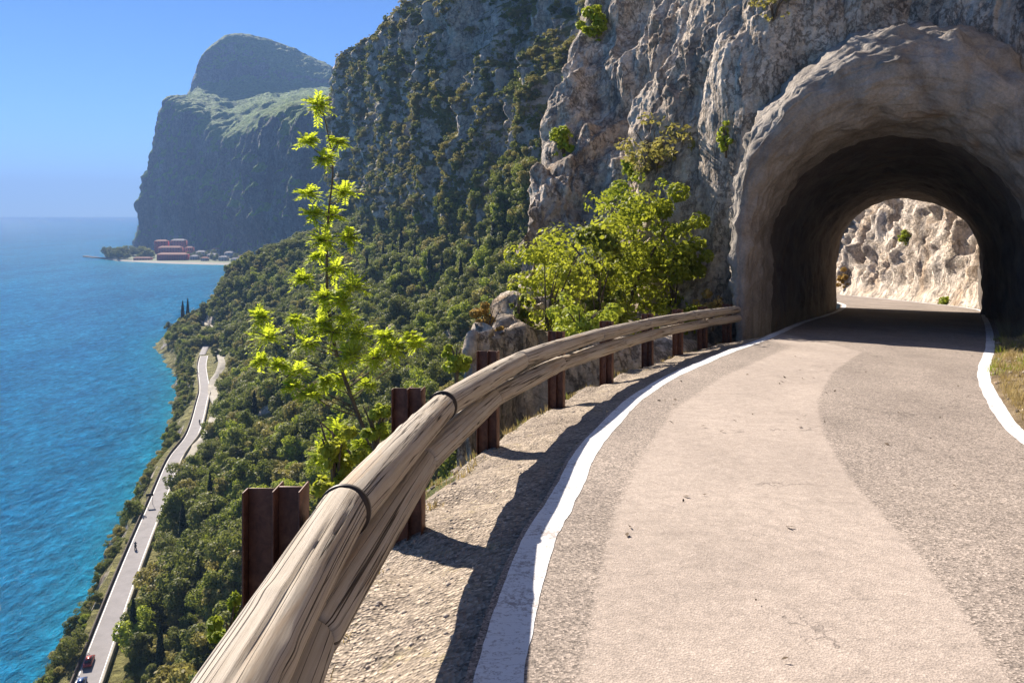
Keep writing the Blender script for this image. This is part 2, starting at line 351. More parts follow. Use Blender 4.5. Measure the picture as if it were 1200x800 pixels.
Lp, Rp = curve(Lc, tt), curve(Rc, tt)
nw = 110; ww = np.linspace(-.03, 1.03, nw)
XY = Lp[:, None]*(1-ww[None, :, None])+Rp[:, None]*ww[None, :, None]
def zroad(XY):
    n = fbm(np.concatenate([XY*.5, np.zeros(XY.shape[:-1]+(1,))], -1), 3)*.012
    return road_z(XY[..., 1])+n
V = np.concatenate([XY, zroad(XY)[..., None]], -1)
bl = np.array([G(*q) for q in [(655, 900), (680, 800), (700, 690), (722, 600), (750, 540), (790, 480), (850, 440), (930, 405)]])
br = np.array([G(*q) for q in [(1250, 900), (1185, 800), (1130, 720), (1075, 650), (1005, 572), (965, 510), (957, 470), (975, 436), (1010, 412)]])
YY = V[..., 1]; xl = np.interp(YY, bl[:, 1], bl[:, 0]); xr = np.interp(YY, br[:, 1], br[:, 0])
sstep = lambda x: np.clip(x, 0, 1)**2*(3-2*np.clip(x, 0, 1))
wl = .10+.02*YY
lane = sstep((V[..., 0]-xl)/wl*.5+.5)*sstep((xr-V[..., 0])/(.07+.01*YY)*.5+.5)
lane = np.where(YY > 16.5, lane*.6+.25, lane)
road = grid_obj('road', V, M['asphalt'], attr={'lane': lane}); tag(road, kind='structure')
def line_strip(C, inner, width, name, t0, t1, side):
    t = np.linspace(t0, t1, 420); c = curve(C, t); T = np.gradient(c, axis=0); T /= np.linalg.norm(T, axis=1)[:, None]; N = np.stack([T[:, 1], -T[:, 0]], -1)*side
    k = np.linspace(0, 1, 5); jit = fbm(np.stack([t*7, t*0, t*0], -1), 3)*.006
    w_ = width+fbm(np.stack([t*5, t*0+5, t*0], -1), 3)*.009
    xy = c[:, None]+N[:, None]*(inner+jit[:, None]+k[None]*w_[:, None])[..., None]
    V = np.concatenate([xy, (zroad(xy)+.003)[..., None]], -1)
    if side < 0: V = V[:, ::-1]
    return tag(grid_obj(name, V, M['paint']), kind='structure')
line_strip(Lc, -.09, .20, 'road_edge_line', 1, 15, 1)
line_strip(Rc, -.02, .17, 'road_edge_line', 1, 15, -1)

# ------------------------------------------------------------------ shoulder and drop under the guardrail
RL = np.array([(-.2, -12), (-.35, -6), (-.45, -2), (-.55, .6), (-.63, 1.8), (-.66, 3.0), (-.50, 5.4), (-.03, 7.9), (.83, 10.6), (1.85, 13.0), (2.97, 15.4), (4.45, 18.0), (6.02, 20.35)], float)
ts = np.linspace(0, len(RL)-1, 420); rc = curve(RL, ts); Tn = np.gradient(rc, axis=0); Tn /= np.linalg.norm(Tn, axis=1)[:, None]; No = np.stack([-Tn[:, 1], Tn[:, 0]], -1)
offs = np.concatenate([np.linspace(0, 1, 26), np.linspace(1.03, 1.6, 14), np.linspace(1.7, 5, 40), np.linspace(5.3, 16, 40), np.linspace(17, 45, 24)])
dz = np.interp(offs, [0, .5, 1.0, 1.25, 1.5, 2.2, 3.5, 6, 12, 25, 45], [-.012, -.08, -.20, -.25, -.42, -1.1, -3.0, -6.5, -14, -33, -62])
# offset 0 sits on the paint line, 1.0 at the rail axis
lx = np.interp(rc[:, 1], Lc[:, 1], Lc[:, 0]); base = np.stack([lx+.02, rc[:, 1]], -1)
XY = np.zeros((len(ts), len(offs), 2))
for j, o in enumerate(offs):
    XY[:, j] = base*(1-o)+rc*o if o <= 1 else rc+No*(o-1)
# the inner edge runs to the road, not straight across X, to keep the strip clean
Z = road_z(XY[..., 1])+dz[None]
Z = Z+fbm(np.concatenate([XY*1.3, Z[..., None]*0], -1), 4)*np.interp(offs, [0, .2, 1, 1.5, 3, 10, 45], [0, .02, .05, .12, .5, 1.2, 3])[None]
V = np.concatenate([XY, Z[..., None]], -1)
tag(grid_obj('shoulder', V[:, :36][:, ::-1], M['gravel']), kind='structure')
tag(grid_obj('embankment', V[:, 35:][:, ::-1], M['slope_rock']), kind='structure')
shV, shN = V, None

# right verge
t = np.linspace(0, 9.4, 300); c = curve(Rc, t); T = np.gradient(c, axis=0); T /= np.linalg.norm(T, axis=1)[:, None]; N = np.stack([T[:, 1], -T[:, 0]], -1)
of = np.concatenate([np.linspace(-.02, .8, 16), np.linspace(.9, 9, 50)])
XY = c[:, None]+N[:, None]*of[None, :, None]
Z = road_z(XY[..., 1])+np.interp(of, [-.02, .1, .5, 1.5, 3, 9], [-.01, .02, .07, .35, 1.1, 4])[None]
Z = Z+fbm(np.concatenate([XY*1.1, Z[..., None]*0], -1), 4)*np.interp(of, [0, .3, 2, 9], [0, .04, .15, .4])[None]
vg = np.concatenate([XY, Z[..., None]], -1)
tag(grid_obj('verge', vg, M['earth']), kind='structure')

# ------------------------------------------------------------------ tunnel
E = np.array([9.42, 20.0]); AX = np.array([.490, .8717]); LT = np.array([.8717, -.490])
def tun(l, s, h):                                         # tunnel coordinates: lateral, along, height above road -> world
    xy = E+np.multiply.outer(l, LT)+np.multiply.outer(s, AX) if np.ndim(l) else E+l*LT+s*AX
    return xy
def to_tun(X, Y, Z):
    d0, d1 = X-E[0], Y-E[1]; return d0*LT[0]+d1*LT[1], d0*AX[0]+d1*AX[1], Z-road_z(Y)
def ring(hw, spr, crown, s, off=0, nw=26, na=80, foot=-.6):
    hs = np.linspace(foot, spr, nw, endpoint=False); a = np.linspace(np.pi, 0, na)
    l = np.concatenate([np.full(nw, -hw), hw*np.cos(a), np.full(nw, hw)]); h = np.concatenate([hs, spr+(crown-spr)*np.sin(a), hs[::-1]])
    s_ = np.broadcast_to(s, l.shape)
    xy = E+(l+off)[:, None]*LT+s_[:, None]*AX
    return np.stack([xy[:, 0], xy[:, 1], road_z(xy[:, 1])+h], -1)
def tube_rings(spec, n):
    spec = np.array(spec, float); t = np.linspace(0, len(spec)-1, n); S = cr_eval(spec, t)
    return np.stack([ring(*q) for q in S])
port = tube_rings([(5.0, 3.5, 8.9, 4.2, .4), (4.5, 3.4, 8.5, 2.4, .45), (4.1, 3.3, 8.0, .7, .5), (3.92, 3.2, 7.5, -.25, .5), (3.78, 3.0, 7.0, -.72, .48), (3.62, 2.85, 6.6, -.80, .46), (3.48, 2.6, 6.1, -.6, .43), (3.38, 2.35, 5.75, -.15, .4), (3.33, 2.25, 5.6, .5, .36), (3.28, 2.2, 5.5, 2.0, .3)], 260)
n = normals(port); d = fbm(port*.35, 3)*.10+fbm(port*1.6+9, 5)*.09+fbm(port*5+9, 4)*.035+ridged(port*np.array([.5, .5, 1.3])+3, 3)*.05+blocks(port*1.1, .3, 9)*.04+blocks(port*3, .3, 10)*.03
amp = np.clip((port[..., 2]-road_z(port[..., 1]))/2+.3, .3, 1)
k = np.linspace(0, 1, 260)[:, None]; amp = amp*np.where(k < .36, 1.7, np.where(k < .5, 1.5, .8))
port = port+n*(d*amp)[..., None]
portal = grid_obj('tunnel_portal', port, M['shotcrete'])
tag(portal, 'rough tan concrete tunnel mouth flaring out of the rock face over the road', 'tunnel portal')
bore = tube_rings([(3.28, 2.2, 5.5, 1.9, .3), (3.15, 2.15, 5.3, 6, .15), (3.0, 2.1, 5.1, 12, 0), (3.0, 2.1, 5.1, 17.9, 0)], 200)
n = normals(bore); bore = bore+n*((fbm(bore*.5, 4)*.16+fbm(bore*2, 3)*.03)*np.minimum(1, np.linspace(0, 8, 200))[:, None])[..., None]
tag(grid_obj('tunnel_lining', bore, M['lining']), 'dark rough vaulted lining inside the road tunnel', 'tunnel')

# ------------------------------------------------------------------ near cliff
rows = [460, 400, 340, 250, 150, 60, -30, -150, -700]
def colpx(px, Yv):
    return np.array([P(px[i] if np.ndim(px) else px, rows[i], Yv[i] if np.ndim(Yv) else Yv) for i in range(9)])
c1 = colpx([548, 578, 606, 616, 643, 662, 705, 740, 800], [15, 18, 24, 29, 34, 36, 38, 41, 50])
cols = [c1+np.array([9, 9, -2]), c1+np.array([5, 7, -1]), c1+np.array([2, 3.2, -.5]), c1,
        colpx([600, 620, 650, 680, 710, 725, 750, 780, 830], [17, 20, 25, 29, 32, 34, 36, 38, 47]),
        colpx([700, 700, 720, 740, 760, 775, 790, 810, 850], [18, 21.5, 24.5, 26.5, 28.5, 30.5, 32, 34, 42]),
        colpx([800, 795, 800, 810, 820, 830, 840, 850, 870], [19.5, 22.5, 23.8, 24.8, 25.4, 26, 27.5, 29.5, 36]),
        colpx([850, 855, 862, 868, 875, 880, 890, 900, 910], [22.5, 24, 23.8, 23.6, 23.4, 23.5, 24.5, 26.5, 32]),
        colpx(960, [24, 24, 24, 24, 23.2, 22.8, 23.3, 25, 29]),
        colpx(1080, [22, 22, 22, 22, 21.6, 21.2, 21.6, 23, 27]),
        colpx(1210, [19.5, 19.5, 19.5, 19.5, 19, 18.6, 18.9, 20, 24])]
zz = [-4, -2.8, -1.4, 1, 3, 5, 7.5, 10.5, 22]
for x_, y_ in ((13.6, 15.2), (12.6, 10), (11.5, 3), (12, -12)):
    cols.append(np.array([(x_+.22*(z+4), y_+.1*(z+4), z) for z in zz]))
C = np.stack(cols); low = C[:, :1]+np.array([-.4, -.6, -13.0]); C = np.concatenate([low, C], 1)
tu = np.concatenate([np.linspace(0, 3, 90, endpoint=False), np.linspace(3, 10, 760, endpoint=False), np.linspace(10, 14, 110)])
tv = np.concatenate([np.linspace(0, 1, 30, endpoint=False), np.linspace(1, 8, 440, endpoint=False), np.linspace(8, 9, 60)])
A = cr_grid(C, tu, tv); n = normals(A)
if n[300, 150, 1] > 0: n = -n
q = A*np.array([1, 1, .55])
ruf = np.clip(.75+fbm(A*.22+33, 2)*1.3, .25, 1.5)
d = fbm(q*.16, 3)*1.0+blocks(A*np.array([.40, .40, .13])+fbm(q*.5, 2)[..., None]*.15, .35, 1)*.50+ruf*(blocks(A*np.array([1.0, 1.0, .42])+fbm(A, 3)[..., None]*.2, .3, 2)*.17+blocks(A*2.7+fbm(A*2, 2)[..., None]*.2, .3, 3)*.05)+fbm(A*1.1+7, 5)*.10+ridged(A*np.array([.9, .9, .16])+3, 4)*.10
l, s, hh = to_tun(A[..., 0], A[..., 1], A[..., 2])
nearp = np.clip((np.hypot(l, np.maximum(hh-3, 0)*.8)-4)/3, 0.25, 1)
A = A+n*(d*nearp)[..., None]
l, s, hh = to_tun(A[..., 0], A[..., 1], A[..., 2])
l = l-.45; ins = (np.abs(l) < 3.9) & (hh < 3.2+(7.6-3.2)*np.sqrt(np.clip(1-(l/3.9)**2, 0, 1))) & (s < 19)
keep = ~(ins[:-1, :-1] | ins[1:, :-1] | ins[:-1, 1:] | ins[1:, 1:])
tag(grid_obj('cliff', A, M['cliff'], keep=keep), kind='structure')
cliff_bvh = BVHTree.FromPolygons([tuple(v) for v in A.reshape(-1, 3)[:]], [tuple(int(q) for q in f) for f in grid_faces(*A.shape[:2], keep)])
# cliff face on the far side, round the exit
ls = np.linspace(-9.5, 3.4, 100); hs = np.linspace(-2, 26, 130); LL, HH = np.meshgrid(ls, hs, indexing='ij')
S_ = 17.6-.12*HH+-np.clip(-(LL+6), 0, 99)*1.6
XYv = E+LL[..., None]*LT+S_[..., None]*AX; FV = np.concatenate([XYv, (road_z(XYv[..., 1])+HH)[..., None]], -1)
FV = FV+np.array([AX[0], AX[1], 0])*(fbm(FV*.3, 5)*.5)[..., None]
ins = (np.abs(LL) < 3.05) & (HH < 2.1+3.05*np.sqrt(np.clip(1-(LL/3.05)**2, 0, 1)))
tag(grid_obj('cliff_beyond_tunnel', FV, M['cliff'], keep=~(ins[:-1, :-1] | ins[1:, 1:])), kind='structure')
# rock wall on the inner side of the bend beyond the tunnel
Dc = np.array([(19.6, 29), (21.0, 33.4), (22.7, 39), (24.3, 47), (25.4, 56), (25.7, 66), (23.6, 80), (15, 98)], float)
t = np.linspace(0, 7, 330); c = curve(Dc, t); T = np.gradient(c, axis=0); T /= np.linalg.norm(T, axis=1)[:, None]; N = np.stack([T[:, 1], -T[:, 0]], -1)
hv = np.linspace(-1.5, 18, 150); lean = np.interp(hv, [-1.5, 0, .8, 3, 7, 18], [-.2, .25, .9, 1.9, 3.6, 9])
XY = c[:, None]+N[:, None]*lean[None, :, None]
Z = road_z(c[:, 1])[:, None]+hv[None]; DV = np.concatenate([XY, Z[..., None]], -1); n = normals(DV)
if n[150, 70, 0] > 0: n = -n
ampd = np.clip((hv-.1)/1.5, .05, 1)[None]
pill = ridged(DV*np.array([.28, .28, .05])+3, 3)*.55+blocks(DV*np.array([.5, .5, .35]), .35, 5)*.5+blocks(DV*1.3, .35, 6)*.2+fbm(DV*.8, 5)*.25
DV = DV+n*(pill*ampd)[..., None]
tag(grid_obj('roadside_rock_face', DV, M['cliff']), kind='structure')

# ------------------------------------------------------------------ mountain side from the lake to the crest
tab = [ # Y, shoreX, roadX, (P5x,P5z), (P6x,P6z), (P7x,P7z), P8z
 (-80, -40, -30, -6, -12, 30, -20, 60, -15, -10), (-20, -44, -33, -6, -14, 30, -20, 60, -15, -10), (40, -55, -43, -6, -30, 30, -22, 60, -15, -10),
 (90, -68, -58, 8, -32, 45, -18, 80, 40, 60), (130, -80, -71, 40, -18, 80, 70, 135, 165, 200), (170, -94, -84, 33, -14, 65, 75, 112, 170, 230),
 (212, -108, -97, 20, -14, 58, 75, 118, 175, 240), (245, -119, -107, 7, -16, 46, 72, 104, 175, 240), (273, -127, -113, -3, -18, 34, 68, 88, 170, 230),
 (318, -141, -128, -20, -18, 10, 60, 56, 160, 210), (343, -150, -137, -29, -20, -6, 55, 26, 150, 190), (390, -170, -157, -46, -20, -30, 50, -10, 128, 130),
 (420, -180, -168, -57, -20, -42, 45, -24, 112, 108), (480, -215, -186, -80, -18, -68, 45, -52, 112, 104), (548, -250, -226, -108, -10, -98, 50, -84, 117, 108),
 (600, -245, -224, -128, -8, -120, 50, -108, 122, 110), (660, -228, -206, -148, -10, -142, 50, -132, 120, 100), (740, -195, -155, -120, -30, -112, 40, -100, 95, 80), (850, -150, -110, -70, -40, -50, 30, -30, 60, 50)]
Ctl = []
for (Y, sx_, rx, ax5, az5, ax6, az6, ax7, az7, z8) in tab:
    mx = rx+4.6+(ax5-rx-4.6)*.5; ka, kb = (.24, .48) if Y < 450 else ((.30, .55) if Y < 520 else (.50, .66))
    Ctl.append([(sx_-30, Y, -108), (sx_-1, Y, -93), (sx_+(rx-4.6-sx_)*.45, Y, -85.5), (rx-4.6, Y, -78.35), (rx+4.6, Y, -78.35), (rx+4.6+(mx-rx)*.4, Y, -78.3+(az5+78)*ka), (mx, Y, -78+(az5+78)*kb), (ax5, Y, az5), (ax6, Y, az6), (ax7, Y, az7), (ax7+150, Y, z8)])
Ctl = np.array(Ctl, float)
stY = np.array([r[0] for r in tab], float)
Ysamp = np.concatenate([np.linspace(-80, 60, 50, endpoint=False), np.linspace(60, 450, 520, endpoint=False), np.linspace(450, 850, 260)])
tu = np.interp(Ysamp, stY, np.arange(len(stY)))
# linear between stations in Y keeps Y monotone; smooth the others
tv = np.concatenate([np.linspace(0, 3, 40, endpoint=False), np.linspace(3, 4, 8, endpoint=False), np.linspace(4, 7, 120, endpoint=False), np.linspace(7, 9, 210, endpoint=False), np.linspace(9, 10, 30)])
def pchip_like(C, t):
    return cr_eval(C, t)
Bg = cr_eval(Ctl, tu)
Bs = np.swapaxes(Bg, 0, 1); i0 = np.floor(tv).astype(int).clip(0, 9); fz = (tv-i0)[:, None, None]
lin = Bs[i0]*(1-fz)+Bs[i0+1]*fz; smo = cr_eval(Bs, tv)
wsm = np.interp(tv, [0, 2.6, 3, 4, 4.4, 10], [1, .3, 0, 0, 1, 1])[:, None, None]
Bv = np.swapaxes(lin*(1-wsm)+smo*wsm, 0, 1)
n = normals(Bv)
if n[300, 200, 0] > 0: n = -n
aS = np.interp(tv, [0, 2, 2.9, 3, 4, 4.1, 5, 7, 7.6, 9, 10], [1, 1.2, .2, 0, 0, .3, 2.4, 5, 15, 13, 12])[None]
aF = np.interp(tv, [0, 2, 2.9, 3, 4, 4.1, 5, 7, 7.4, 10], [1.2, 1.4, .3, 0, 0, .2, 1, 1.8, 4.2, 4.0])[None]
q = Bv*np.array([1, 1, .35]); dd = Bv+np.array([0, 0, 1.0])*0
diag = np.stack([Bv[..., 0]*.6, Bv[..., 1]-Bv[..., 2]*.55, Bv[..., 2]*.15], -1)   # spurs that slant down towards the lake
d = (fbm(q*.022, 3)*.7+ridged(diag*.019+5, 3)*.55)*aS+(ridged(q*.07+3, 4)*.5+fbm(Bv*.14, 4)*.6)*aF
d = d+(blocks(q*np.array([.045, .045, .05])+1, .35, 7)*.9+blocks(Bv*np.array([.13, .13, .10]), .35, 8)*.45)*aF*1.3
Bv = Bv+n*d[..., None]
tag(grid_obj('mountain', Bv, M['mountain']), kind='structure')
mf = grid_faces(*Bv.shape[:2]); bvh = BVHTree.FromPolygons([tuple(v) for v in Bv.reshape(-1, 3)], [tuple(int(q) for q in f) for f in mf])
def hit(px, py, tree=None):
    dv = Vector(P(px, py, 1.0)); dv.normalize(); r = (tree or bvh).ray_cast(Vector((0, 0, 0)), dv, 5000); return r[0]
def ground(x, y, z0=300):
    r = bvh.ray_cast(Vector((x, y, z0)), Vector((0, 0, -1)), 1000); return r[0]

# ------------------------------------------------------------------ lower lake road
roadXY = np.array([(r[2], r[0]) for r in tab if r[0] <= 420], float)
tr = np.linspace(0, len(roadXY)-1, 300); rcx = np.stack([np.interp(tr, np.arange(len(roadXY)), roadXY[:, 1])], -1)[:, 0]
Bi = np.array([[(C_[3][0]+C_[4][0])/2, C_[3][1]] for C_ in Ctl[:len(roadXY)]]); rcc = cr_eval(Bi, tr)
T = np.gradient(rcc, axis=0); T /= np.linalg.norm(T, axis=1)[:, None]; N = np.stack([T[:, 1], -T[:, 0]], -1)
def ribbon(name, o0, o1, z, mat, h=None, kind='structure', label=None, cat=None, sel=slice(None)):
    c, nn = rcc[sel], N[sel]
    if h is None:
        ofs = np.linspace(o0, o1, 5); V = np.concatenate([c[:, None]+nn[:, None]*ofs[None, :, None], np.full((len(c), 5, 1), z)], -1)
    else:
        prof = [(o0, z), (o0, z+h), (o1, z+h), (o1, z)]; V = np.stack([np.concatenate([c+nn*o, np.full((len(c), 1), zz_)], -1) for o, zz_ in prof], 1)
    o = grid_obj(name, V, mat, smooth=h is None); return tag(o, label, cat, kind=kind)
ribbon('lake_road', -2.5, 1.8, -78.25, M['asphalt_far'])
ribbon('lake_road_line', -2.25, -2.13, -78.235, M['white']); ribbon('lake_road_line', 1.45, 1.57, -78.235, M['white'])
ribbon('roadside_parapet', -2.95, -2.7, -78.7, M['stone_wall'], 1.15, None, 'low dark stone parapet along the lake side of the lower road', 'parapet')
ribbon('retaining_wall', 2.0, 2.35, -78.7, M['pale_path'], 1.5, None, 'pale low retaining wall along the uphill side of the lower road', 'wall', slice(40, 240))
def pxpath(pts, wd, name, mat, lift=.4):
    pts = np.array([hit(*q)[:] for q in pts]); t = np.linspace(0, len(pts)-1, 80); c = cr_eval(pts, t); T = np.gradient(c[:, :2], axis=0); T /= np.linalg.norm(T, axis=1)[:, None]+1e-9; Nn = np.stack([T[:, 1], -T[:, 0]], -1)
    o = np.linspace(-wd/2, wd/2, 4); XY = c[:, None, :2]+Nn[:, None]*o[None, :, None]
    V = np.concatenate([XY, (c[:, 2]+lift)[:, None, None]+np.zeros((80, 4, 1))], -1)
    edge = V[:, -1:]+np.array([0, 0, -1.2]); edge0 = V[:, :1]+np.array([0, 0, -1.2]); V = np.concatenate([edge0, V, edge], 1)
    return tag(grid_obj(name, V, mat, smooth=False), kind='structure')
pxpath([(214, 552), (229, 528), (244, 512), (253, 492), (257, 474), (251, 460), (252, 447), (259, 436), (262, 422), (257, 410)], 5.0, 'path', M['pale_path'], .45)
pxpath([(237, 416), (241, 407), (245, 398), (247, 391)], 3.4, 'lake_road', M['asphalt_far'], .2)
gw = [hit(*q) for q in ((233, 377), (240, 381), (247, 384), (253, 386))]; b = MB()
for p0, p1 in zip(gw[:-1], gw[1:]):
    d_ = p1-p0; b.box(((p0.x+p1.x)/2, (p0.y+p1.y)/2, (p0.z+p1.z)/2+.6), (math.hypot(d_.x, d_.y)+.2, .5, 1.6+abs(d_.z)), math.atan2(d_.y, d_.x))
tag(b.build('guard_wall', M['pale_path']), 'short pale wall where the lower road disappears behind the wooded point', 'wall')

# ------------------------------------------------------------------ headland
def hcol(pts): return [P(*q) for q in pts]
back = np.array([60, 900, 0])
H = [ # bottom, talus, mid cliff, rim, plateau, hump foot, hump mid, hump top, back
 hcol([(520, 310, 900), (520, 290, 900), (520, 220, 900), (520, 140, 930), (520, 130, 1100), (520, 110, 1500), (520, 100, 1700), (520, 95, 2100), (520, 120, 3000)]),
 hcol([(410, 320, 1080), (415, 295, 1090), (418, 220, 1110), (420, 125, 1140), (425, 118, 1400), (440, 108, 1800), (430, 100, 2000), (425, 100, 2300), (430, 130, 3200)]),
 hcol([(365, 318, 1200), (367, 290, 1210), (370, 220, 1230), (372, 132, 1260), (380, 118, 1600), (390, 106, 1950), (385, 92, 2060), (380, 78, 2300), (380, 130, 3200)]),
 hcol([(325, 314, 1320), (330, 285, 1340), (332, 220, 1355), (335, 140, 1380), (345, 122, 1700), (350, 105, 2000), (345, 82, 2100), (342, 61, 2300), (330, 130, 3200)]),
 hcol([(300, 311, 1430), (302, 283, 1480), (306, 225, 1500), (308, 155, 1530), (312, 128, 1800), (315, 104, 2030), (313, 75, 2110), (312, 50, 2280), (300, 130, 3200)]),
 hcol([(275, 309, 1560), (277, 275, 1640), (280, 225, 1670), (284, 168, 1700), (285, 135, 1900), (284, 103, 2050), (285, 70, 2110), (286, 44, 2260), (270, 130, 3200)]),
 hcol([(245, 304, 1740), (243, 272, 1790), (247, 220, 1820), (252, 158, 1850), (256, 130, 2000), (258, 104, 2070), (260, 74, 2110), (262, 48, 2220), (240, 130, 3200)]),
 hcol([(210, 300, 1880), (212, 270, 1910), (216, 205, 1930), (224, 138, 1960), (231, 122, 2040), (236, 105, 2080), (236, 84, 2110), (241, 62, 2180), (220, 130, 3200)]),
 hcol([(180, 296, 1980), (183, 262, 2000), (193, 192, 2020), (206, 127, 2050), (216, 119, 2090), (229, 109, 2110), (231, 94, 2130), (232, 80, 2180), (215, 140, 3200)]),
 hcol([(158, 293, 2050), (169, 262, 2080), (186, 195, 2110), (203, 123, 2150), (214, 116, 2190), (229, 112, 2210), (231, 97, 2230), (233, 84, 2260), (215, 150, 3200)]),
 hcol([(168, 290, 2400), (178, 262, 2450), (192, 200, 2500), (206, 130, 2560), (217, 122, 2600), (231, 118, 2650), (233, 105, 2680), (237, 95, 2700), (220, 150, 3200)]),
 hcol([(200, 285, 3000), (205, 265, 3000), (210, 230, 3000), (215, 190, 3000), (225, 170, 3050), (235, 160, 3100), (240, 155, 3150), (240, 150, 3200), (240, 180, 3400)])]
H = np.array(H); H[:, 5:8] *= 1.16; H = np.concatenate([H[:, :1]+np.array([0, -30, -45.]), H], 1)
tu = np.linspace(0, 11, 560); tv = np.linspace(0, 9, 420); Hv = cr_grid(H, tu, tv); n = normals(Hv)
if n[300, 120, 1] > 0: n = -n
aH = np.interp(tv, [0, 1, 2, 2.5, 4, 4.4, 6, 7, 8, 9], [4, 8, 14, 27, 17, 6, 8, 12, 3, 10])[None]
q = Hv*np.array([1, 1, .22])
d = (ridged(q*.008+2, 4)*.75+fbm(q*.02+6, 5)*.5)*aH+fbm(Hv*.03, 4)*aH*.28
d = d+(blocks(q*np.array([.012, .012, .02])+fbm(q*.01, 2)[..., None]*.3, .3, 11)*.5+blocks(Hv*np.array([.035, .035, .018]), .35, 12)*.25)*aH
Hv = Hv+n*d[..., None]
tag(grid_obj('headland', Hv, M['headland']), kind='structure')
hbvh = BVHTree.FromPolygons([tuple(v) for v in Hv.reshape(-1, 3)], [tuple(int(q) for q in f) for f in grid_faces(*Hv.shape[:2])])

# flat point with the village
pts = [(126, 304.4), (140, 306.3), (165, 307.6), (200, 309.2), (240, 310.3), (270, 310.8), (300, 311.5), (330, 312.5)]
fr_ = np.array([P(a, b, 900*92/(b-HY)) for a, b in pts]); fr_[:, 2] = LAKE-1
bk = np.array([P(a, b, 900*92/(b-HY)) for a, b in [(124, 303.2), (138, 301.5), (165, 299), (200, 297), (240, 298), (270, 300), (300, 303), (330, 306)]]); bk[:, 2] = LAKE-1
tt2 = np.linspace(0, 7, 90); f2, b2 = cr_eval(fr_, tt2), cr_eval(bk, tt2)
kk = [0, .03, .08, .9, 1]; hz = [0, 1.6, 3.6, 8, 0]
V = np.stack([np.concatenate([(f2*(1-k)+b2*k)[:, :2], (LAKE-1+h_+0*f2[:, :1])], 1) for k, h_ in zip(kk, hz)], 1)
m = NT('beach_and_turf'); xz = m.n('ShaderNodeSeparateXYZ'); m.set(xz.inputs[0], m.pos())
m.bsdf(m.mix(m.ramp(m.math('ADD', m.math('MULTIPLY', m.math('ADD', xz.outputs[2], 92.0), .2), m.math('MULTIPLY', m.noise(m.pos(), .05, 4), .2)), [(.5, 0.0), (.72, 1.0)]), (.30, .28, .24), (.11, .14, .06)), .95)
tag(grid_obj('flat_point', V, m.m, smooth=False), kind='structure')
def at_point(px, k): # position on the flat point
    t = np.interp(px, [p_[0] for p_ in pts], np.arange(8)); f_ = cr_eval(fr_, [t])[0]; b_ = cr_eval(bk, [t])[0]; q = f_*(1-k)+b_*k; q[2] = LAKE-1+3.6+4.4*max(0, (k-.08)/.82); return q

# ------------------------------------------------------------------ lake
ys = np.concatenate([np.linspace(-400, 700, 221), np.linspace(710, 2200, 120), np.geomspace(2300, 15000, 30)])
xs = np.concatenate([-np.geomspace(11000, 900, 20), np.linspace(-880, 0, 177), np.geomspace(40, 11000, 14)])
XX, YY = np.meshgrid(xs, ys, indexing='ij'); shx = np.interp(YY, stY, [r[1] for r in tab])
dist = np.abs(shx-XX); shore = np.exp(-np.maximum(0, dist-2)/10)*(YY < 760)
fl = np.interp(XX, fr_[:, 0], fr_[:, 1]); shore = np.maximum(shore, np.exp(-np.abs(fl-YY)/70)*((XX > -800) & (XX < -380)))
V = np.stack([XX, YY, np.full_like(XX, LAKE)], -1)
tag(grid_obj('lake', V, M['water'], attr={'shore': shore}), kind='structure')

# ------------------------------------------------------------------ foliage builders
def leaves(c, nrm, size, asp=.5, fold=.15, r=None):
    """rhombic leaves centred at c, roughly facing nrm"""
    r = r or rng; N_ = len(c); nn = nrm/(np.linalg.norm(nrm, axis=1)[:, None]+1e-9)
    a = r.normal(size=(N_, 3)); a -= (a*nn).sum(1)[:, None]*nn; a /= np.linalg.norm(a, axis=1)[:, None]+1e-9; b = np.cross(nn, a)
    size = np.broadcast_to(size, (N_,))[:, None]
    v = np.stack([c-a*size, c-b*size*asp+nn*size*fold, c+a*size*1.1, c+b*size*asp+nn*size*fold], 1).reshape(-1, 3)
    return v, np.arange(N_*4).reshape(-1, 4)
def lobed_crown(R, Hh, nl, nleaf, leaf, z0=.25, seed=0, spread=.62, lo=.26, hi=.46):
    r = np.random.default_rng(seed); cs, rs = [], []
    for k in range(nl):
        u = r.normal(size=3); u /= np.linalg.norm(u); f = r.random()**.45*spread
        cs.append([u[0]*f*R, u[1]*f*R, Hh*(z0+(1-z0)*.5)+u[2]*f*Hh*(1-z0)*.5]); rs.append(R*r.uniform(lo, hi))
    cs, rs = np.array(cs), np.array(rs); w = rs**2/(rs**2).sum(); k = r.choice(nl, nleaf, p=w)
    u = r.normal(size=(nleaf, 3)); u /= np.linalg.norm(u, axis=1)[:, None]
    rad = rs[k]*(1-.45*r.random(nleaf)**2.2); p = cs[k]+u*rad[:, None]*np.array([1, 1, .8])
    nn = u+r.normal(size=u.shape)*.55+np.array([0, 0, .35])
    return leaves(p, nn, leaf*r.uniform(.6, 1.4, nleaf), .6, .15, r)
def trunk_mesh(Hh, r0, bend=.1, seed=0, forks=3):
    r = np.random.default_rng(seed); b = MB(); z = np.linspace(-.6, Hh*.6, 7); off = np.cumsum(r.normal(size=(7, 2))*bend*Hh*.1, 0); off -= off[1]
    p = np.c_[off, z]; b.tube(p, np.linspace(r0, r0*.5, 7), 6)
    for k in range(forks):
        i = r.integers(3, 6); a = r.uniform(0, 6.28); L = Hh*.35; e = p[i]+np.array([math.cos(a)*L*.5, math.sin(a)*L*.5, L*.7]); b.tube([p[i], (p[i]+e)/2+[0, 0, .05*L], e], [r0*.5, r0*.35, r0*.15], 6)
    return b
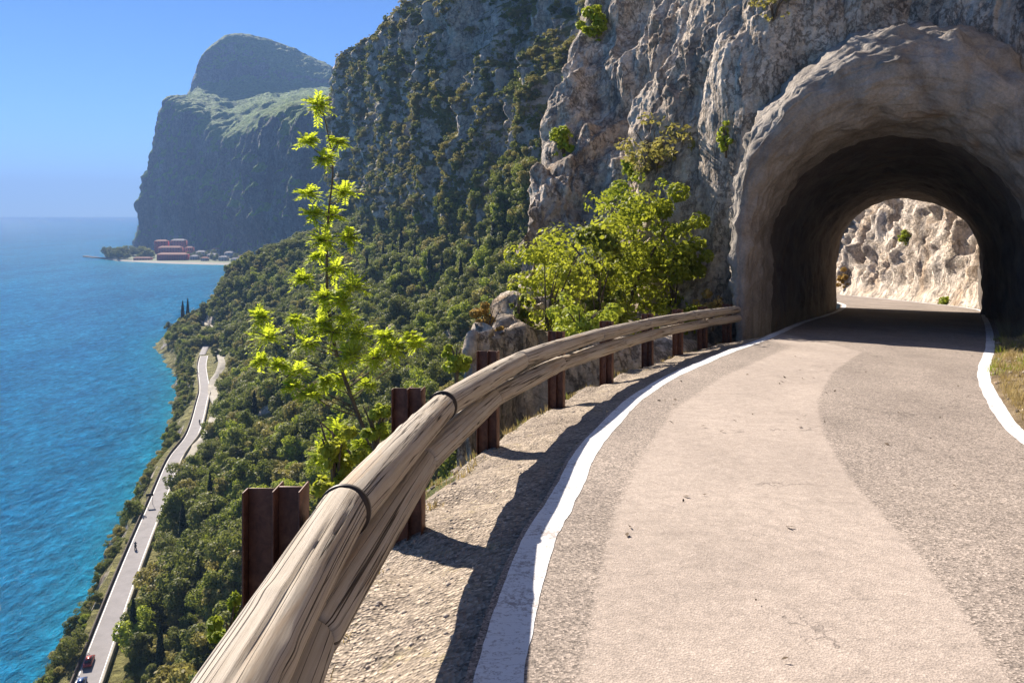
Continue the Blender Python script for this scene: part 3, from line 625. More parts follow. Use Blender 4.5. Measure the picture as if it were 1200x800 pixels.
def proto_tree(name, label, cat, group, crown, trunk, mat, cname='crown'):
    e = empty(name, (0, 0, 0)); tag(e, label, cat, group)
    c = mesh(cname, crown[0], crown[1], mat, e); t_ = trunk.build('trunk', M['bark'], e, True); return e
def dup(root, loc, rz, s, label=None, sz=None):
    r_ = root.copy(); COL.objects.link(r_); r_.location = loc; r_.rotation_euler = (0, 0, rz); r_.scale = (s, s, sz or s)
    if label: r_['label'] = label
    for ch in root.children:
        c = ch.copy(); COL.objects.link(c); c.parent = r_
    return r_
TREEG = 'trees on the slope above the lake road'
protos = []
specs = [('leaf_dark', 'dark'), ('leaf_dark', 'dark'), ('leaf_mid', 'mid'), ('leaf_mid', 'mid'), ('leaf_olive', 'olive'), ('leaf_light', 'light')]
labs = {'dark': 'rounded dark green evergreen tree in the dense wood on the slope above the lake road',
        'mid': 'mid green leafy tree in the wood on the slope above the lake road',
        'olive': 'olive brown half dry tree in the wood on the slope above the lake road',
        'light': 'light yellow green tree standing out among darker ones on the slope above the lake road'}
for k, (mt, nm) in enumerate(specs):
    R_ = [2.6, 3.2, 2.4, 3.0, 2.3, 2.4][k]; Hh = [5.2, 6.0, 5.0, 5.6, 4.6, 5.0][k]
    protos.append(proto_tree('broadleaf_tree', labs[nm], 'tree', TREEG, lobed_crown(R_, Hh, 22+2*k, 3600, .165, .05, 40+k, .84, .14, .40), trunk_mesh(Hh, .16, .1, k), M[mt]))
for k, (mt, lb) in enumerate((('leaf_olive', 'low sprawling olive brown bush on the slope under the cliffs'), ('leaf_mid', 'low sprawling green bush on the slope under the cliffs'))):
    protos.append(proto_tree('scrub_bush', lb, 'bush', 'low bushes under the cliffs', lobed_crown(3.4, 3.2, 26, 2600, .19, -.3, 70+k, 1.0, .10, .30), MB().tube([(0, 0, -.6), (.1, 0, .6), (.3, .1, 1.3)], [.14, .1, .03], 6), M[mt]))
def cyp(seed):
    r = np.random.default_rng(seed); n_ = 3000; h_ = r.random(n_)**.9; prof = .62*np.sin(np.pi*np.clip(h_*.93+.07, 0, 1)**.62)**.8+.04
    a = r.uniform(0, 6.28, n_); rad = prof*(.75+.25*r.random(n_))*(1+.16*np.sin(a*3+h_*9)); p = np.c_[np.cos(a)*rad, np.sin(a)*rad, h_*9+.3]
    return leaves(p, np.c_[np.cos(a), np.sin(a), 0*a+.5]+r.normal(size=(n_, 3))*.4, .17*r.uniform(.7, 1.3, n_), .5, .1, r)
CYG = 'cypresses on the slope'
cyl = 'slender dark cypress rising above the wood on the lake slope'
cypress = proto_tree('cypress_tree', cyl, 'cypress', CYG, cyp(3), MB().tube([(0, 0, -.6), (0, 0, 4), (0, 0, 8)], [.14, .1, .04], 6), M['leaf_cypress'])

# candidate positions over the mountain sheet
Vg = Bv; ng = normals(Vg); ng = np.where((ng[..., 2:] < 0), -ng, ng)
area = np.linalg.norm(np.cross(np.gradient(Vg, axis=0), np.gradient(Vg, axis=1)), axis=-1)
tvg = np.broadcast_to(tv*0, area.shape) if False else None
TV = np.broadcast_to(np.concatenate([np.linspace(0, 3, 40, endpoint=False), np.linspace(3, 4, 8, endpoint=False), np.linspace(4, 7, 120, endpoint=False), np.linspace(7, 9, 210, endpoint=False), np.linspace(9, 10, 30)])[None], area.shape)
clump = fbm(Vg*.03+11, 3)
slope_ok = (TV > 4.12) & (TV < 7.3)
lowbank = (TV > 1.5) & (TV < 2.9) & ((Vg[..., 1] < 450) | True)
prob = np.where(slope_ok, .075*(1+.5*clump), 0)+np.where(lowbank, .13*(1+2*clump).clip(.2, 2), 0)+np.where((TV > 2.6) & (TV <= 4.12) & (Vg[..., 1] > 432), .09, 0)
cliffv = (TV >= 7.3) & (TV < 9.3)
# cliff shrubs prefer ledges and gullies
band = fbm(Vg*np.array([.05, .05, .010])+71, 3)
prob2 = np.where(cliffv, np.clip(.75+band*2.2, .08, 1.7)*.15*np.clip(ng[..., 2]*2.2-.12+clump*1.1, 0.05, 1.2), 0)
def scat(prob, seed, ymin=62):
    r = np.random.default_rng(seed); ex = prob*area; ex[:, :1] = 0; pxv = Vg[..., 0]/np.maximum(Vg[..., 1], 1)*F+CX
    ex = ex*((pxv > -60) & (pxv < 760) & (Vg[..., 1] > ymin)); cnt = r.poisson(ex.clip(0)); i, j = np.nonzero(cnt); rep = cnt[i, j]; i = np.repeat(i, rep); j = np.repeat(j, rep)
    i2 = np.clip(i+1, 0, Vg.shape[0]-1); j2 = np.clip(j+1, 0, Vg.shape[1]-1); a, b = r.random(len(i))[:, None], r.random(len(i))[:, None]
    return Vg[i, j]+(Vg[i2, j]-Vg[i, j])*a+(Vg[i, j2]-Vg[i, j])*b, clump[i, j]
T1, cl1 = scat(prob, 1); T2, cl2 = scat(prob2, 2, 120)
# keep the lake road and the path clear
pathpts = np.array([hit(*q)[:] for q in [(214, 552), (222, 540), (229, 528), (237, 520), (244, 512), (253, 492), (257, 474), (251, 460), (252, 447), (259, 436), (262, 422), (257, 410), (243, 408), (246, 398), (247, 391), (240, 381), (247, 384), (238, 400)]])
dd_ = np.min(np.linalg.norm(T1[:, None]-pathpts[None], axis=2), 1)
dr = np.min(np.hypot(T1[:, None, 0]-rcc[None, ::3, 0], T1[:, None, 1]-rcc[None, ::3, 1]), 1)
ok = (dd_ > 9.5) & ((dr > 3.6) | (T1[:, 1] > 425)); T1, cl1, dr = T1[ok], cl1[ok], dr[ok]
print('trees', len(T1), 'cliff shrubs', len(T2))
r = np.random.default_rng(9)
def pick(z, cl):
    u = r.random(len(z)); s_ = u+cl*.25
    return np.select([s_ < .24, s_ < .42, s_ < .60, s_ < .74, s_ < .89], [0, 1, 2, 3, 4], 5)
k1 = pick(T1, cl1); s1 = (.55+1.25*r.random(len(T1))**1.3)*np.where((T1[:, 2] < -79) & (T1[:, 1] < 432), .5, np.where(T1[:, 2] < -79, .8, 1))
s1 = np.where(dr < 7, s1*.55, s1)
dist = np.linalg.norm(T1, axis=1); app = s1*5/dist; order = np.argsort(-app*(1+0*app))
px_ = T1[:, 0]/T1[:, 1]*F+CX; py_ = HY-T1[:, 2]/T1[:, 1]*F; inview = (px_ > 60) & (px_ < 620) & (py_ < 830)
idx = [i for i in order if inview[i]][:240]; isind = np.zeros(len(T1), bool); isind[idx] = True
used = [False]*8
r_s = np.random.default_rng(4); k1 = np.where(r_s.random(len(k1)) < .22, 6+(r_s.random(len(k1)) < .6), k1)
for i in idx:
    k = k1[i]; loc = tuple(T1[i]-[0, 0, .3]); rz = r.uniform(0, 6.28)
    if not used[k]:
        protos[k].location = loc; protos[k].rotation_euler = (0, 0, rz); protos[k].scale = (s1[i],)*3; used[k] = True
    else: dup(protos[k], loc, rz, s1[i])
# the rest of the wood, and the scrub on the cliff, as one mass each
def gn_scatter(name, pts, sc_, rz, ix, srcs, sy=None):
    me = bpy.data.meshes.new(name); me.vertices.add(len(pts)); me.vertices.foreach_set('co', np.asarray(pts, float).ravel())
    for an, v in (('sc', sc_), ('rz', rz)):
        a = me.attributes.new(an, 'FLOAT', 'POINT'); a.data.foreach_set('value', np.asarray(v, float))
    a = me.attributes.new('ix', 'INT', 'POINT'); a.data.foreach_set('value', np.asarray(ix, np.int32))
    o = bpy.data.objects.new(name, me); COL.objects.link(o)
    g = bpy.data.node_groups.new(name, 'GeometryNodeTree'); g.interface.new_socket('Geometry', in_out='INPUT', socket_type='NodeSocketGeometry'); g.interface.new_socket('Geometry', in_out='OUTPUT', socket_type='NodeSocketGeometry')
    N_ = g.nodes; Lk = g.links.new; gi = N_.new('NodeGroupInput'); go = N_.new('NodeGroupOutput'); jn = N_.new('GeometryNodeJoinGeometry')
    def at(nm, ty):
        x = N_.new('GeometryNodeInputNamedAttribute'); x.data_type = ty; x.inputs['Name'].default_value = nm; return x.outputs['Attribute']
    m2p = N_.new('GeometryNodeMeshToPoints'); Lk(gi.outputs[0], m2p.inputs[0])
    cx_ = N_.new('ShaderNodeCombineXYZ'); Lk(at('rz', 'FLOAT'), cx_.inputs[2]); s_ = at('sc', 'FLOAT'); iv = at('ix', 'INT')
    for k, src in enumerate(srcs):
        oi = N_.new('GeometryNodeObjectInfo'); oi.transform_space = 'ORIGINAL'; oi.inputs['Object'].default_value = src; oi.inputs['As Instance'].default_value = True
        cmp = N_.new('FunctionNodeCompare'); cmp.data_type = 'INT'; cmp.operation = 'EQUAL'; Lk(iv, cmp.inputs[2]); cmp.inputs[3].default_value = k
        ip = N_.new('GeometryNodeInstanceOnPoints'); Lk(m2p.outputs[0], ip.inputs['Points']); Lk(cmp.outputs[0], ip.inputs['Selection']); Lk(oi.outputs['Geometry'], ip.inputs['Instance'])
        Lk(cx_.outputs[0], ip.inputs['Rotation']); Lk(s_, ip.inputs['Scale']); Lk(ip.outputs[0], jn.inputs[0])
    Lk(jn.outputs[0], go.inputs[0]); md = o.modifiers.new('scatter', 'NODES'); md.node_group = g; return tag(o, kind='stuff')
srcs = [p_.children[0] if p_.children[0].name.startswith('crown') else p_.children[1] for p_ in protos]
R1 = ~isind
tag(gn_scatter('wooded_slope', T1[R1]-[0, 0, .3], s1[R1], r.uniform(0, 6.28, R1.sum()), k1[R1], srcs), 'dense mixed green wood covering the mountainside down to the lake', 'woodland')
k2 = np.select([r.random(len(T2)) < .42, r.random(len(T2)) < .66, r.random(len(T2)) < .5], [6, 7, 0], 4); s2 = .3+.75*r.random(len(T2))**1.5
tag(gn_scatter('cliff_scrub', T2-[0, 0, .5], s2, r.uniform(0, 6.28, len(T2)), k2, srcs), 'dark scrub clinging to the ledges of the grey cliffs', 'scrub')

# cypresses by position: base px, base py, height in px
cyps = [(156, 772, 72), (188, 790, 60), (214, 640, 52), (246, 600, 48), (580, 300, 62), (503, 338, 46), (486, 318, 34), (460, 316, 30), (449, 310, 26), (214, 372, 26), (220, 374, 28), (237, 352, 20), (470, 330, 30), (518, 330, 34), (262, 560, 34), (330, 470, 30), (350, 520, 34), (300, 620, 40), (395, 330, 34), (430, 335, 36), (540, 345, 44), (298, 490, 34), (272, 520, 32), (345, 425, 30), (425, 420, 38), (232, 700, 50), (252, 650, 42), (470, 300, 34), (562, 320, 40), (530, 300, 36)]
first = True
for (a, b, hp) in cyps:
    h_ = None
    for k_ in range(12): h_ = h_ or hit(a, b+3*k_)
    if h_ is None: print('cypress missed', a, b); continue
    s_ = hp/F*h_.y/9.3; rz = r.uniform(0, 6)
    if first: cypress.location = h_-Vector((0, 0, .3)); cypress.scale = (s_*1.1, s_*1.1, s_); first = False
    else: dup(cypress, h_-Vector((0, 0, .3)), rz, s_*r.uniform(.9, 1.2), None, s_)

# ------------------------------------------------------------------ near plants
def bush_obj(name, label, cat, loc, R_, Hh, nl, nleaf, leaf, mat, seed, group=None, forks=5, spread=.75):
    e = empty(name, loc); tag(e, label, cat, group); v, f = lobed_crown(R_, Hh*1.15, int(nl*1.5), nleaf, leaf, -.4 if name == 'rock_shrub' else -.12, seed, spread, .11, .33); mesh('foliage', v, f, M[mat], e)
    b = MB(); rr = np.random.default_rng(seed+99)
    for k in range(forks):
        a = rr.uniform(0, 6.28); q = rr.uniform(.25, .8); pth = np.array([(0, 0, -.3), (math.cos(a)*R_*q*.3, math.sin(a)*R_*q*.3, Hh*.35), (math.cos(a)*R_*q, math.sin(a)*R_*q, Hh*rr.uniform(.6, .9))]); b.tube(cr_eval(pth, np.linspace(0, 2, 6)), np.linspace(.035, .008, 6)*max(1, R_), 6)
    b.build('stems', M['bark'], e, True); return e
def B(px, py, Y, rpx, hpx, **k):
    q = P(px, py, Y); return dict(loc=tuple(q), R_=rpx/F*Y, Hh=hpx/F*Y)
dbvh = BVHTree.FromPolygons([tuple(v) for v in DV.reshape(-1, 3)], [tuple(int(q) for q in f) for f in grid_faces(*DV.shape[:2])])
def bush(name, label, px, py, Y, rpx, hpx, leafpx, mat, seed, nl=14, nleaf=2600, cat='shrub', spread=.75):
    q = P(px, py, Y)
    if name != 'rock_shrub' and Y > 14:
        h_ = hit(px, py-25, cliff_bvh)
        if h_: Y = min(Y, h_.y-.6); q = P(px, py, Y)
        print(label[:30], round(Y, 1), h_)
    if name == 'rock_shrub':
        h_ = hit(px, py-hpx*.3, cliff_bvh) or hit(px, py-hpx*.3, dbvh)
        if h_: Y = h_.y; hpx *= .8; q = np.array(h_)-np.array([0, .15*rpx/F*Y, .35*hpx/F*Y]); nl += 9; nleaf = int(nleaf*1.3)
    bush_obj(name, label, cat, tuple(q), rpx/F*Y, hpx/F*Y, nl, nleaf, leafpx/F*Y, M and mat, seed, None, 5, spread)
bush('leafy_shrub', 'large bright yellow green shrub behind the far half of the timber guardrail, against the rock', 725, 395, 24, 108, 160, 2.9, 'leaf_shrub', 11, 40, 6800, spread=.92)
bush('leafy_shrub', 'dark green shrub in the middle of the brighter greenery behind the guardrail', 700, 395, 21.5, 42, 120, 3.2, 'leaf_mid', 12, 16, 2600, spread=.9)
bush('leafy_shrub', 'spreading green shrub at the lake end of the greenery under the rough rock', 640, 400, 21, 58, 120, 2.6, 'leaf_shrub', 13, 24, 3300, spread=.95)
bush('leafy_shrub', 'tall green shrub reaching toward the tunnel, growing up the rock', 790, 380, 23.6, 44, 140, 3.0, 'leaf_shrub', 14, 24, 3600, spread=.95)
bush('leafy_shrub', 'loose light green shrub climbing the rough rock above the others', 745, 290, 27, 45, 80, 2.6, 'leaf_light', 31, 16, 1500, spread=1.05)
bush('leafy_shrub', 'low yellow green shrub under the far end of the guardrail greenery', 680, 395, 15.5, 45, 42, 3.0, 'leaf_light', 32, 12, 1500, spread=1)
bush('rock_shrub', 'sparse dark shrub hanging on the rock above the bright greenery', 768, 205, 24, 50, 75, 3.0, 'leaf_olive', 15, 9, 800, 'shrub', 1.0)
bush('rock_shrub', 'small light green shrub growing in a crack beside the tunnel mouth', 850, 175, 22.2, 14, 45, 2.4, 'leaf_light', 16, 5, 420)
bush('rock_shrub', 'yellow green shrub at the top edge of the rock face', 697, 45, 35, 26, 50, 2.6, 'leaf_light', 17, 7, 900)
bush('rock_shrub', 'rounded green shrub low on the left shoulder of the rock face', 660, 178, 36, 20, 40, 2.4, 'leaf_light', 18, 7, 800)
bush('rock_shrub', 'small green shrub halfway up the rough pale rock', 740, 210, 26.5, 16, 45, 2.6, 'leaf_light', 19, 6, 500)
bush('dry_shrub', 'orange brown dry shrub beyond the second guardrail post', 570, 402, 17, 26, 48, 2.6, 'leaf_dry', 20, 8, 1000)
bush('leafy_shrub', 'low bright green shrub behind the guardrail between the first two posts', 395, 585, 8.5, 40, 100, 4.2, 'leaf_shrub', 21, 10, 1700)
bush('leafy_shrub', 'small olive shrub just left of the second guardrail post', 440, 520, 11, 26, 55, 3.4, 'leaf_light', 22, 8, 900)
bush('leafy_shrub', 'yellow green shrub among pale rocks beside the third guardrail post', 535, 440, 13, 22, 40, 3.0, 'leaf_light', 23, 7, 800)
bush('dry_shrub', 'brownish thin shrub at the foot of the rock near the tunnel', 835, 375, 21.3, 26, 38, 2.6, 'leaf_dry', 24, 8, 600)
bush('leafy_shrub', 'green shrub on the bank right of the dry orange one', 607, 392, 20, 22, 60, 2.8, 'leaf_mid', 25, 8, 900)
bush('leafy_shrub', 'light green shrub low down outside the nearest guardrail post', 268, 760, 9, 30, 60, 3.8, 'leaf_light', 26, 8, 900)
bush('rock_shrub', 'bright green shrub seen through the tunnel on the sunlit rock', 1060, 284, 50, 10, 22, 1.6, 'leaf_light', 27, 5, 500)
bush('rock_shrub', 'yellow shrub at the left edge of the tunnel exit', 987, 343, 52, 9, 46, 1.6, 'leaf_dry', 28, 6, 600)
bush('rock_shrub', 'low green shrub at the foot of the rock beyond the tunnel', 1108, 357, 41, 18, 10, 1.5, 'leaf_light', 29, 6, 600)
bush('rock_shrub', 'dark ivy like shrub spreading on the rock high above the tunnel', 905, 20, 23.2, 30, 35, 2.4, 'leaf_olive', 30, 6, 350, 'shrub', 1.1)

# the slender sapling with feathery leaves
TY = 23.0; KS = TY/8.4
sap = empty('sapling', tuple(P(452, 590, TY))); tag(sap, 'slender young tree with feathery bright yellow green leaves behind the guardrail', 'tree')
o0 = np.array(sap.location); rs = np.random.default_rng(77)
def S(px, py, Y=8.4): return P(px, py, Y/8.4*TY)-o0
st = MB()
main = np.array([S(452, 590, 8.2), S(440, 540, 8.25), S(425, 500, 8.3), S(408, 455, 8.4), S(392, 405, 8.4), S(384, 350, 8.45), S(383, 300, 8.45), S(385, 250, 8.5), S(390, 200, 8.5), S(384, 155, 8.5), S(373, 112, 8.5)])
st.tube(cr_eval(main, np.linspace(0, 10, 50)), np.linspace(.075, .012, 50), 8); st.tube(np.array([main[0]+[.6, 0, -5.], main[0]+[.2, 0, -2.], main[0]]), [.11, .09, .075], 8)
second = np.array([S(440, 600, 8.0), S(420, 545, 8.0), S(392, 510, 8.0), S(370, 490, 7.9)]); st.tube(cr_eval(second, np.linspace(0, 3, 20)), np.linspace(.05, .015, 20), 6)
cl = [(170, 55, 28), (150, 127, 22), (210, 125, 22), (185, 160, 20), (150, 230, 25), (225, 228, 30), (160, 270, 25), (200, 270, 25), (230, 315, 22), (185, 320, 28), (170, 350, 20), (205, 375, 30), (140, 395, 22), (240, 410, 30), (185, 430, 28), (215, 440, 28), (60, 470, 22), (75, 510, 35), (130, 475, 20), (175, 480, 25), (200, 500, 28), (250, 500, 32), (300, 505, 28), (320, 530, 25), (235, 545, 30), (280, 550, 25), (365, 520, 22), (355, 505, 15), (60, 555, 18), (95, 560, 18), (130, 575, 28), (155, 620, 22), (120, 605, 18), (185, 590, 15), (210, 690, 30), (190, 720, 30), (230, 740, 25), (175, 740, 25), (255, 720, 20), (215, 590, 22), (265, 600, 20), (150, 520, 22), (225, 470, 24)]
lc, ln_, ls_, ld = [], [], [], []
curvm = cr_eval(main, np.linspace(0, 10, 120))
for (cx, cy, rr_) in cl:
    px, py = 270+cx*.6, 90+cy*.6; c = S(px, py, 8.4+rs.normal()*.2)
    # twig from the stem below the cluster
    zc = c[2]-abs(c[0]-np.interp(c[2], curvm[:, 2], curvm[:, 0]))*.55-.08*KS; j = np.argmin(np.abs(curvm[:, 2]-zc)); a = curvm[j]
    st.tube(cr_eval(np.array([a, (a+c)/2+[0, 0, -.03*KS], c]), np.linspace(0, 2, 7)), np.linspace(.02, .008, 7), 4)
    for k in range(int(19+rr_*.6)):
        u = rs.normal(size=3)*np.array([1, 1, .55])+np.array([0, 0, .25]); u /= np.linalg.norm(u); L = rr_*.6/F*TY*rs.uniform(.8, 1.35)
        side = np.cross(u, [0, 0, 1.]); side /= np.linalg.norm(side)+1e-9; up = np.cross(side, u)
        st.tube(np.array([c, c+u*L*.5+[0, 0, .02], c+u*L-[0, 0, .04]]), [.005, .004, .002], 4, False)
        for q in np.linspace(.15, 1.0, 8):
            for sgn in (-1, 1):
                d_ = side*sgn*.85+u*.55-np.array([0, 0, .15])+rs.normal(size=3)*.12; d_ /= np.linalg.norm(d_); sz = .028*KS*rs.uniform(.7, 1.2)*(1.15-.3*q)
                lc.append(c+u*L*q+d_*sz-np.array([0, 0, .10*q*q])); ln_.append(up+rs.normal(size=3)*.3); ls_.append(sz); ld.append(d_)
st.build('stem', M['bark'], sap, True)
lc, ln_, ls_, ld = map(np.array, (lc, ln_, ls_, ld)); bb = np.cross(ln_, ld); bb /= np.linalg.norm(bb, axis=1)[:, None]; z_ = ls_[:, None]
Vl = np.stack([lc-ld*z_, lc-bb*z_*.38, lc+ld*z_*1.1, lc+bb*z_*.38], 1).reshape(-1, 3); mesh('leaves', Vl, np.arange(len(Vl)).reshape(-1, 4), M['leaf_bright'], sap)
print('leaflets', len(lc))

# grass and stones
def tufts(name, pts, n_, hmin, hmax, mat, spread=.10):
    rr = np.random.default_rng(len(pts)); Vs = []
    for p_ in pts:
        k = n_; a = rr.uniform(0, 6.28, k); rad = rr.random(k)*spread; b0 = np.c_[p_[0]+np.cos(a)*rad, p_[1]+np.sin(a)*rad, np.full(k, p_[2]-.01)]
        h_ = rr.uniform(hmin, hmax, k); a2 = a+rr.normal(size=k)*.7; ln = rr.uniform(.2, .8, k)*h_; tip = b0+np.c_[np.cos(a2)*ln, np.sin(a2)*ln, h_]; mid_ = (b0+tip)/2+np.c_[0*a, 0*a, h_*.12]
        wd = np.c_[-np.sin(a2), np.cos(a2), 0*a]*.004
        Vs.append(np.stack([b0-wd, b0+wd, mid_+wd*.8, mid_-wd*.8, mid_-wd*.8, mid_+wd*.8, tip+wd*.1, tip-wd*.1], 1).reshape(-1, 3))
    V = np.concatenate(Vs); return tag(mesh(name, V, np.arange(len(V)).reshape(-1, 4), M[mat]), kind='stuff')
rr = np.random.default_rng(5)
def samp(Vs, n_, i0, i1, j0, j1):
    i = rr.integers(i0, i1, n_); j = rr.integers(j0, j1, n_); return Vs[i, j]+(Vs[i+1, j]-Vs[i, j])*rr.random((n_, 1))
tufts('dry_grass', samp(shV, 420, 150, 415, 31, 52), 20, .02, .09, 'grass_dry')
tufts('green_weeds', samp(shV, 160, 150, 415, 36, 60), 18, .03, .12, 'leaf_light')
tufts('verge_grass', samp(vg, 700, 150, 296, 3, 32), 24, .03, .15, 'grass_dry')
tufts('verge_weeds', samp(vg, 45, 250, 296, 1, 20), 22, .04, .18, 'leaf_light')
def stones(name, pts, smin, smax, mat):
    o8 = np.array([[1, 0, 0], [0, 1, 0], [-1, 0, 0], [0, -1, 0], [0, 0, 1], [0, 0, -1]], float); f8 = np.array([[0, 1, 4], [1, 2, 4], [2, 3, 4], [3, 0, 4], [1, 0, 5], [2, 1, 5], [3, 2, 5], [0, 3, 5]])
    n_ = len(pts); s_ = rr.uniform(smin, smax, n_)*np.exp(rr.normal(size=n_)*.35); V = o8[None]*s_[:, None, None]*rr.uniform(.6, 1.2, (n_, 6, 3))*np.array([1, 1, .6]); a = rr.uniform(0, 6.28, n_); ca, sa = np.cos(a)[:, None], np.sin(a)[:, None]
    V = np.stack([V[..., 0]*ca-V[..., 1]*sa, V[..., 0]*sa+V[..., 1]*ca, V[..., 2]], -1)+pts[:, None]
    Fq = (f8[None]+6*np.arange(n_)[:, None, None]).reshape(-1, 3); return tag(mesh(name, V.reshape(-1, 3), Fq, mat, smooth=False), kind='stuff')
M['pebble'] = flat('pebble', (.34, .29, .24), .9, .1, 0, .45, 30)
stones('pebbles', samp(shV, 5200, 100, 415, 5, 38), .004, .014, M['pebble'])
stones('rubble', samp(shV, 500, 120, 415, 34, 60), .03, .10, M['cliff'])
stones('rock_debris', np.concatenate([samp(vg, 250, 150, 296, 2, 30), ]), .02, .07, M['cliff'])
# dead leaves and twigs on the road
lv = []
for k in range(70):
    Y = rr.uniform(3, 15); x0 = np.interp(Y, Lc[:, 1], Lc[:, 0]); x1 = np.interp(Y, Rc[:, 1], Rc[:, 0]); lv.append((rr.uniform(x0+.2, x1), Y, 0))
lv += [(*G(930, 620), 0)]*2
lv = np.array(lv); lv[:, :2] += rr.normal(size=(len(lv), 2))*.03; lv[:, 2] = road_z(lv[:, 1])+.014
v, f = leaves(lv, np.c_[rr.normal(size=(len(lv), 2))*.35, np.ones(len(lv))], rr.uniform(.012, .035, len(lv)), .45); tag(mesh('dead_leaves', v, f, flat('dead_leaf', (.09, .06, .035), .8)), kind='stuff')

# ------------------------------------------------------------------ guardrail
gr_ = empty('guardrail', (rc[210][0], rc[210][1], road_z(rc[210][1])-.2)); tag(gr_, 'weathered double timber log guardrail on rusty steel posts along the cliff edge of the road', 'guardrail')
go = np.array(gr_.location)
dens = np.linspace(0, len(RL)-1, 4000); cc = curve(RL, dens); al = np.r_[0, np.cumsum(np.linalg.norm(np.diff(cc, axis=0), axis=1))]
def at_s(s_):
    x = np.interp(s_, al, cc[:, 0]); y = np.interp(s_, al, cc[:, 1]); return np.stack([x, y], -1)
def s_of_Y(Y): return np.interp(Y, cc[:, 1], al)
postY = [-7.2, -4.7, -2.2, .35, 2.89, 5.37, 7.9, 10.6, 12.9, 15.3, 17.1, 18.6, 20.1]
ps = [s_of_Y(y) for y in postY]
def log_mesh(s0, s1, zc, rad, latoff, seed):
    L = s1-s0; nl = int(max(60, L/.018)) if s0 < s_of_Y(11) else int(L/.04); nr = 72
    s_ = np.linspace(s0, s1, nl); c = at_s(s_); T = np.stack([at_s(s_+.05)-at_s(s_-.05)], 0)[0]; T /= np.linalg.norm(T, axis=1)[:, None]; Nr = np.stack([T[:, 1], -T[:, 0]], -1)
    # each log is a straight timber with a slight bow
    f = ((s_-s0)/L)[:, None]; chord = c[0]*(1-f)+c[-1]*f; c = c*.2+chord*.8
    a = np.linspace(0, 2*np.pi, nr, endpoint=False)
    r0 = rad*(1+.03*np.sin(s_*1.7+seed))[:, None]*np.ones((1, nr))
    ca, sa = np.cos(a)[None], np.sin(a)[None]; ss = s_[:, None]
    q3 = lambda fs, fr, o: np.stack(np.broadcast_arrays(ss*fs+seed*3.1+o, ca*fr, sa*fr), -1)
    flat_ = -np.abs(fbm(q3(.3, .7, 3), 2))*.07
    crk = ridged(q3(.30, 2.6, 0), 2, .5); groove = -np.clip(crk-1.27, 0, 1)*.6
    knot = np.zeros_like(r0); rk = np.random.default_rng(seed)
    for k in range(5):
        sk, ak = rk.uniform(s0, s1), rk.uniform(0, 6.28); dk = np.hypot((ss-sk)/.07, (np.angle(np.exp(1j*(a[None]-ak))))/.5); knot += np.exp(-dk**2*1.5)*.06
    rr_ = r0*(1+flat_+groove+knot+fbm(q3(1.2, 5, 9), 4)*.014)
    e = np.minimum(ss-s0, s1-ss); rr_ = rr_*(1-.16*np.exp(-(e/.014)**2))
    z = road_z(c[:, 1])+zc
    V = np.stack([c[:, None, 0]+Nr[:, None, 0]*(latoff+rr_*ca), c[:, None, 1]+Nr[:, None, 1]*(latoff+rr_*ca), z[:, None]+rr_*sa], -1)-go
    V = np.concatenate([V, V[:, :1]], 1); u = np.broadcast_to(ss+seed*7.7, (nl, nr+1)); v = np.broadcast_to(np.r_[a, 2*np.pi][None]/(2*np.pi)*(2*np.pi*rad)*6, (nl, nr+1))
    # end caps
    cap0 = V[0].mean(0); cap1 = V[-1].mean(0); V = np.concatenate([np.broadcast_to(cap0, (1, nr+1, 3)), V, np.broadcast_to(cap1, (1, nr+1, 3))]); u = np.concatenate([u[:1]-.05, u, u[-1:]+.05]); v = np.concatenate([v[:1], v, v[-1:]])
    return V, np.stack([u, v], -1).reshape(-1, 2)
tops = [s_of_Y(y) for y in (-8.5, -5.9, -3.3, -.9, 1.0, 3.06, 5.5, 8.4, 11.9, 14.6, 17.4, 20.28)]
for k in range(len(tops)-1):
    V, uv = log_mesh(tops[k]+.006, tops[k+1]-.006, .655+.006*math.sin(k*2.1), .102-.003*(k % 2), -.01, k+1)
    grid_obj('top_log', V[:, ::-1], M['timber'], parent=gr_, uv=uv.reshape(V.shape[0], V.shape[1], 2)[:, ::-1].reshape(-1, 2))
lows = [s_of_Y(y) for y in (-8.5, -6.2, -3.9, -1.6, .55, 2.45, 4.75, 7.2, 10.0, 13.0, 15.9, 18.2, 20.28)]
for k in range(len(lows)-1):
    V, uv = log_mesh(lows[k]+.008, lows[k+1]-.008, .432+.005*math.sin(k*1.3), .097, .012, k+21)
    grid_obj('lower_log', V[:, ::-1], M['timber'], parent=gr_, uv=uv.reshape(V.shape[0], V.shape[1], 2)[:, ::-1].reshape(-1, 2))
def strap(s_, zc, rad, name='strap', lat=0):
    c = at_s(s_); T = at_s(s_+.05)-at_s(s_-.05); T = T/np.linalg.norm(T); Nr = np.array([T[1], -T[0]]); b = MB(); a = np.linspace(0, 2*np.pi, 41)[:-1]; V = []
    for (dl, dr_) in ((-.012, -.04), (-.012, .009), (.012, .009), (.012, -.04)):
        V.append(np.stack([c[0]+T[0]*dl+Nr[0]*(lat+(rad+dr_)*np.cos(a)), c[1]+T[1]*dl+Nr[1]*(lat+(rad+dr_)*np.cos(a)), road_z(c[1])+zc+(rad+dr_)*np.sin(a)], -1))
    V = np.stack(V+[V[0]])-go; V = np.concatenate([V, V[:, :1]], 1); return grid_obj(name, V, M['strap'], parent=gr_, smooth=False)
for y in (3.06, 5.5): strap(s_of_Y(y),   .655, .098, lat=-.01)
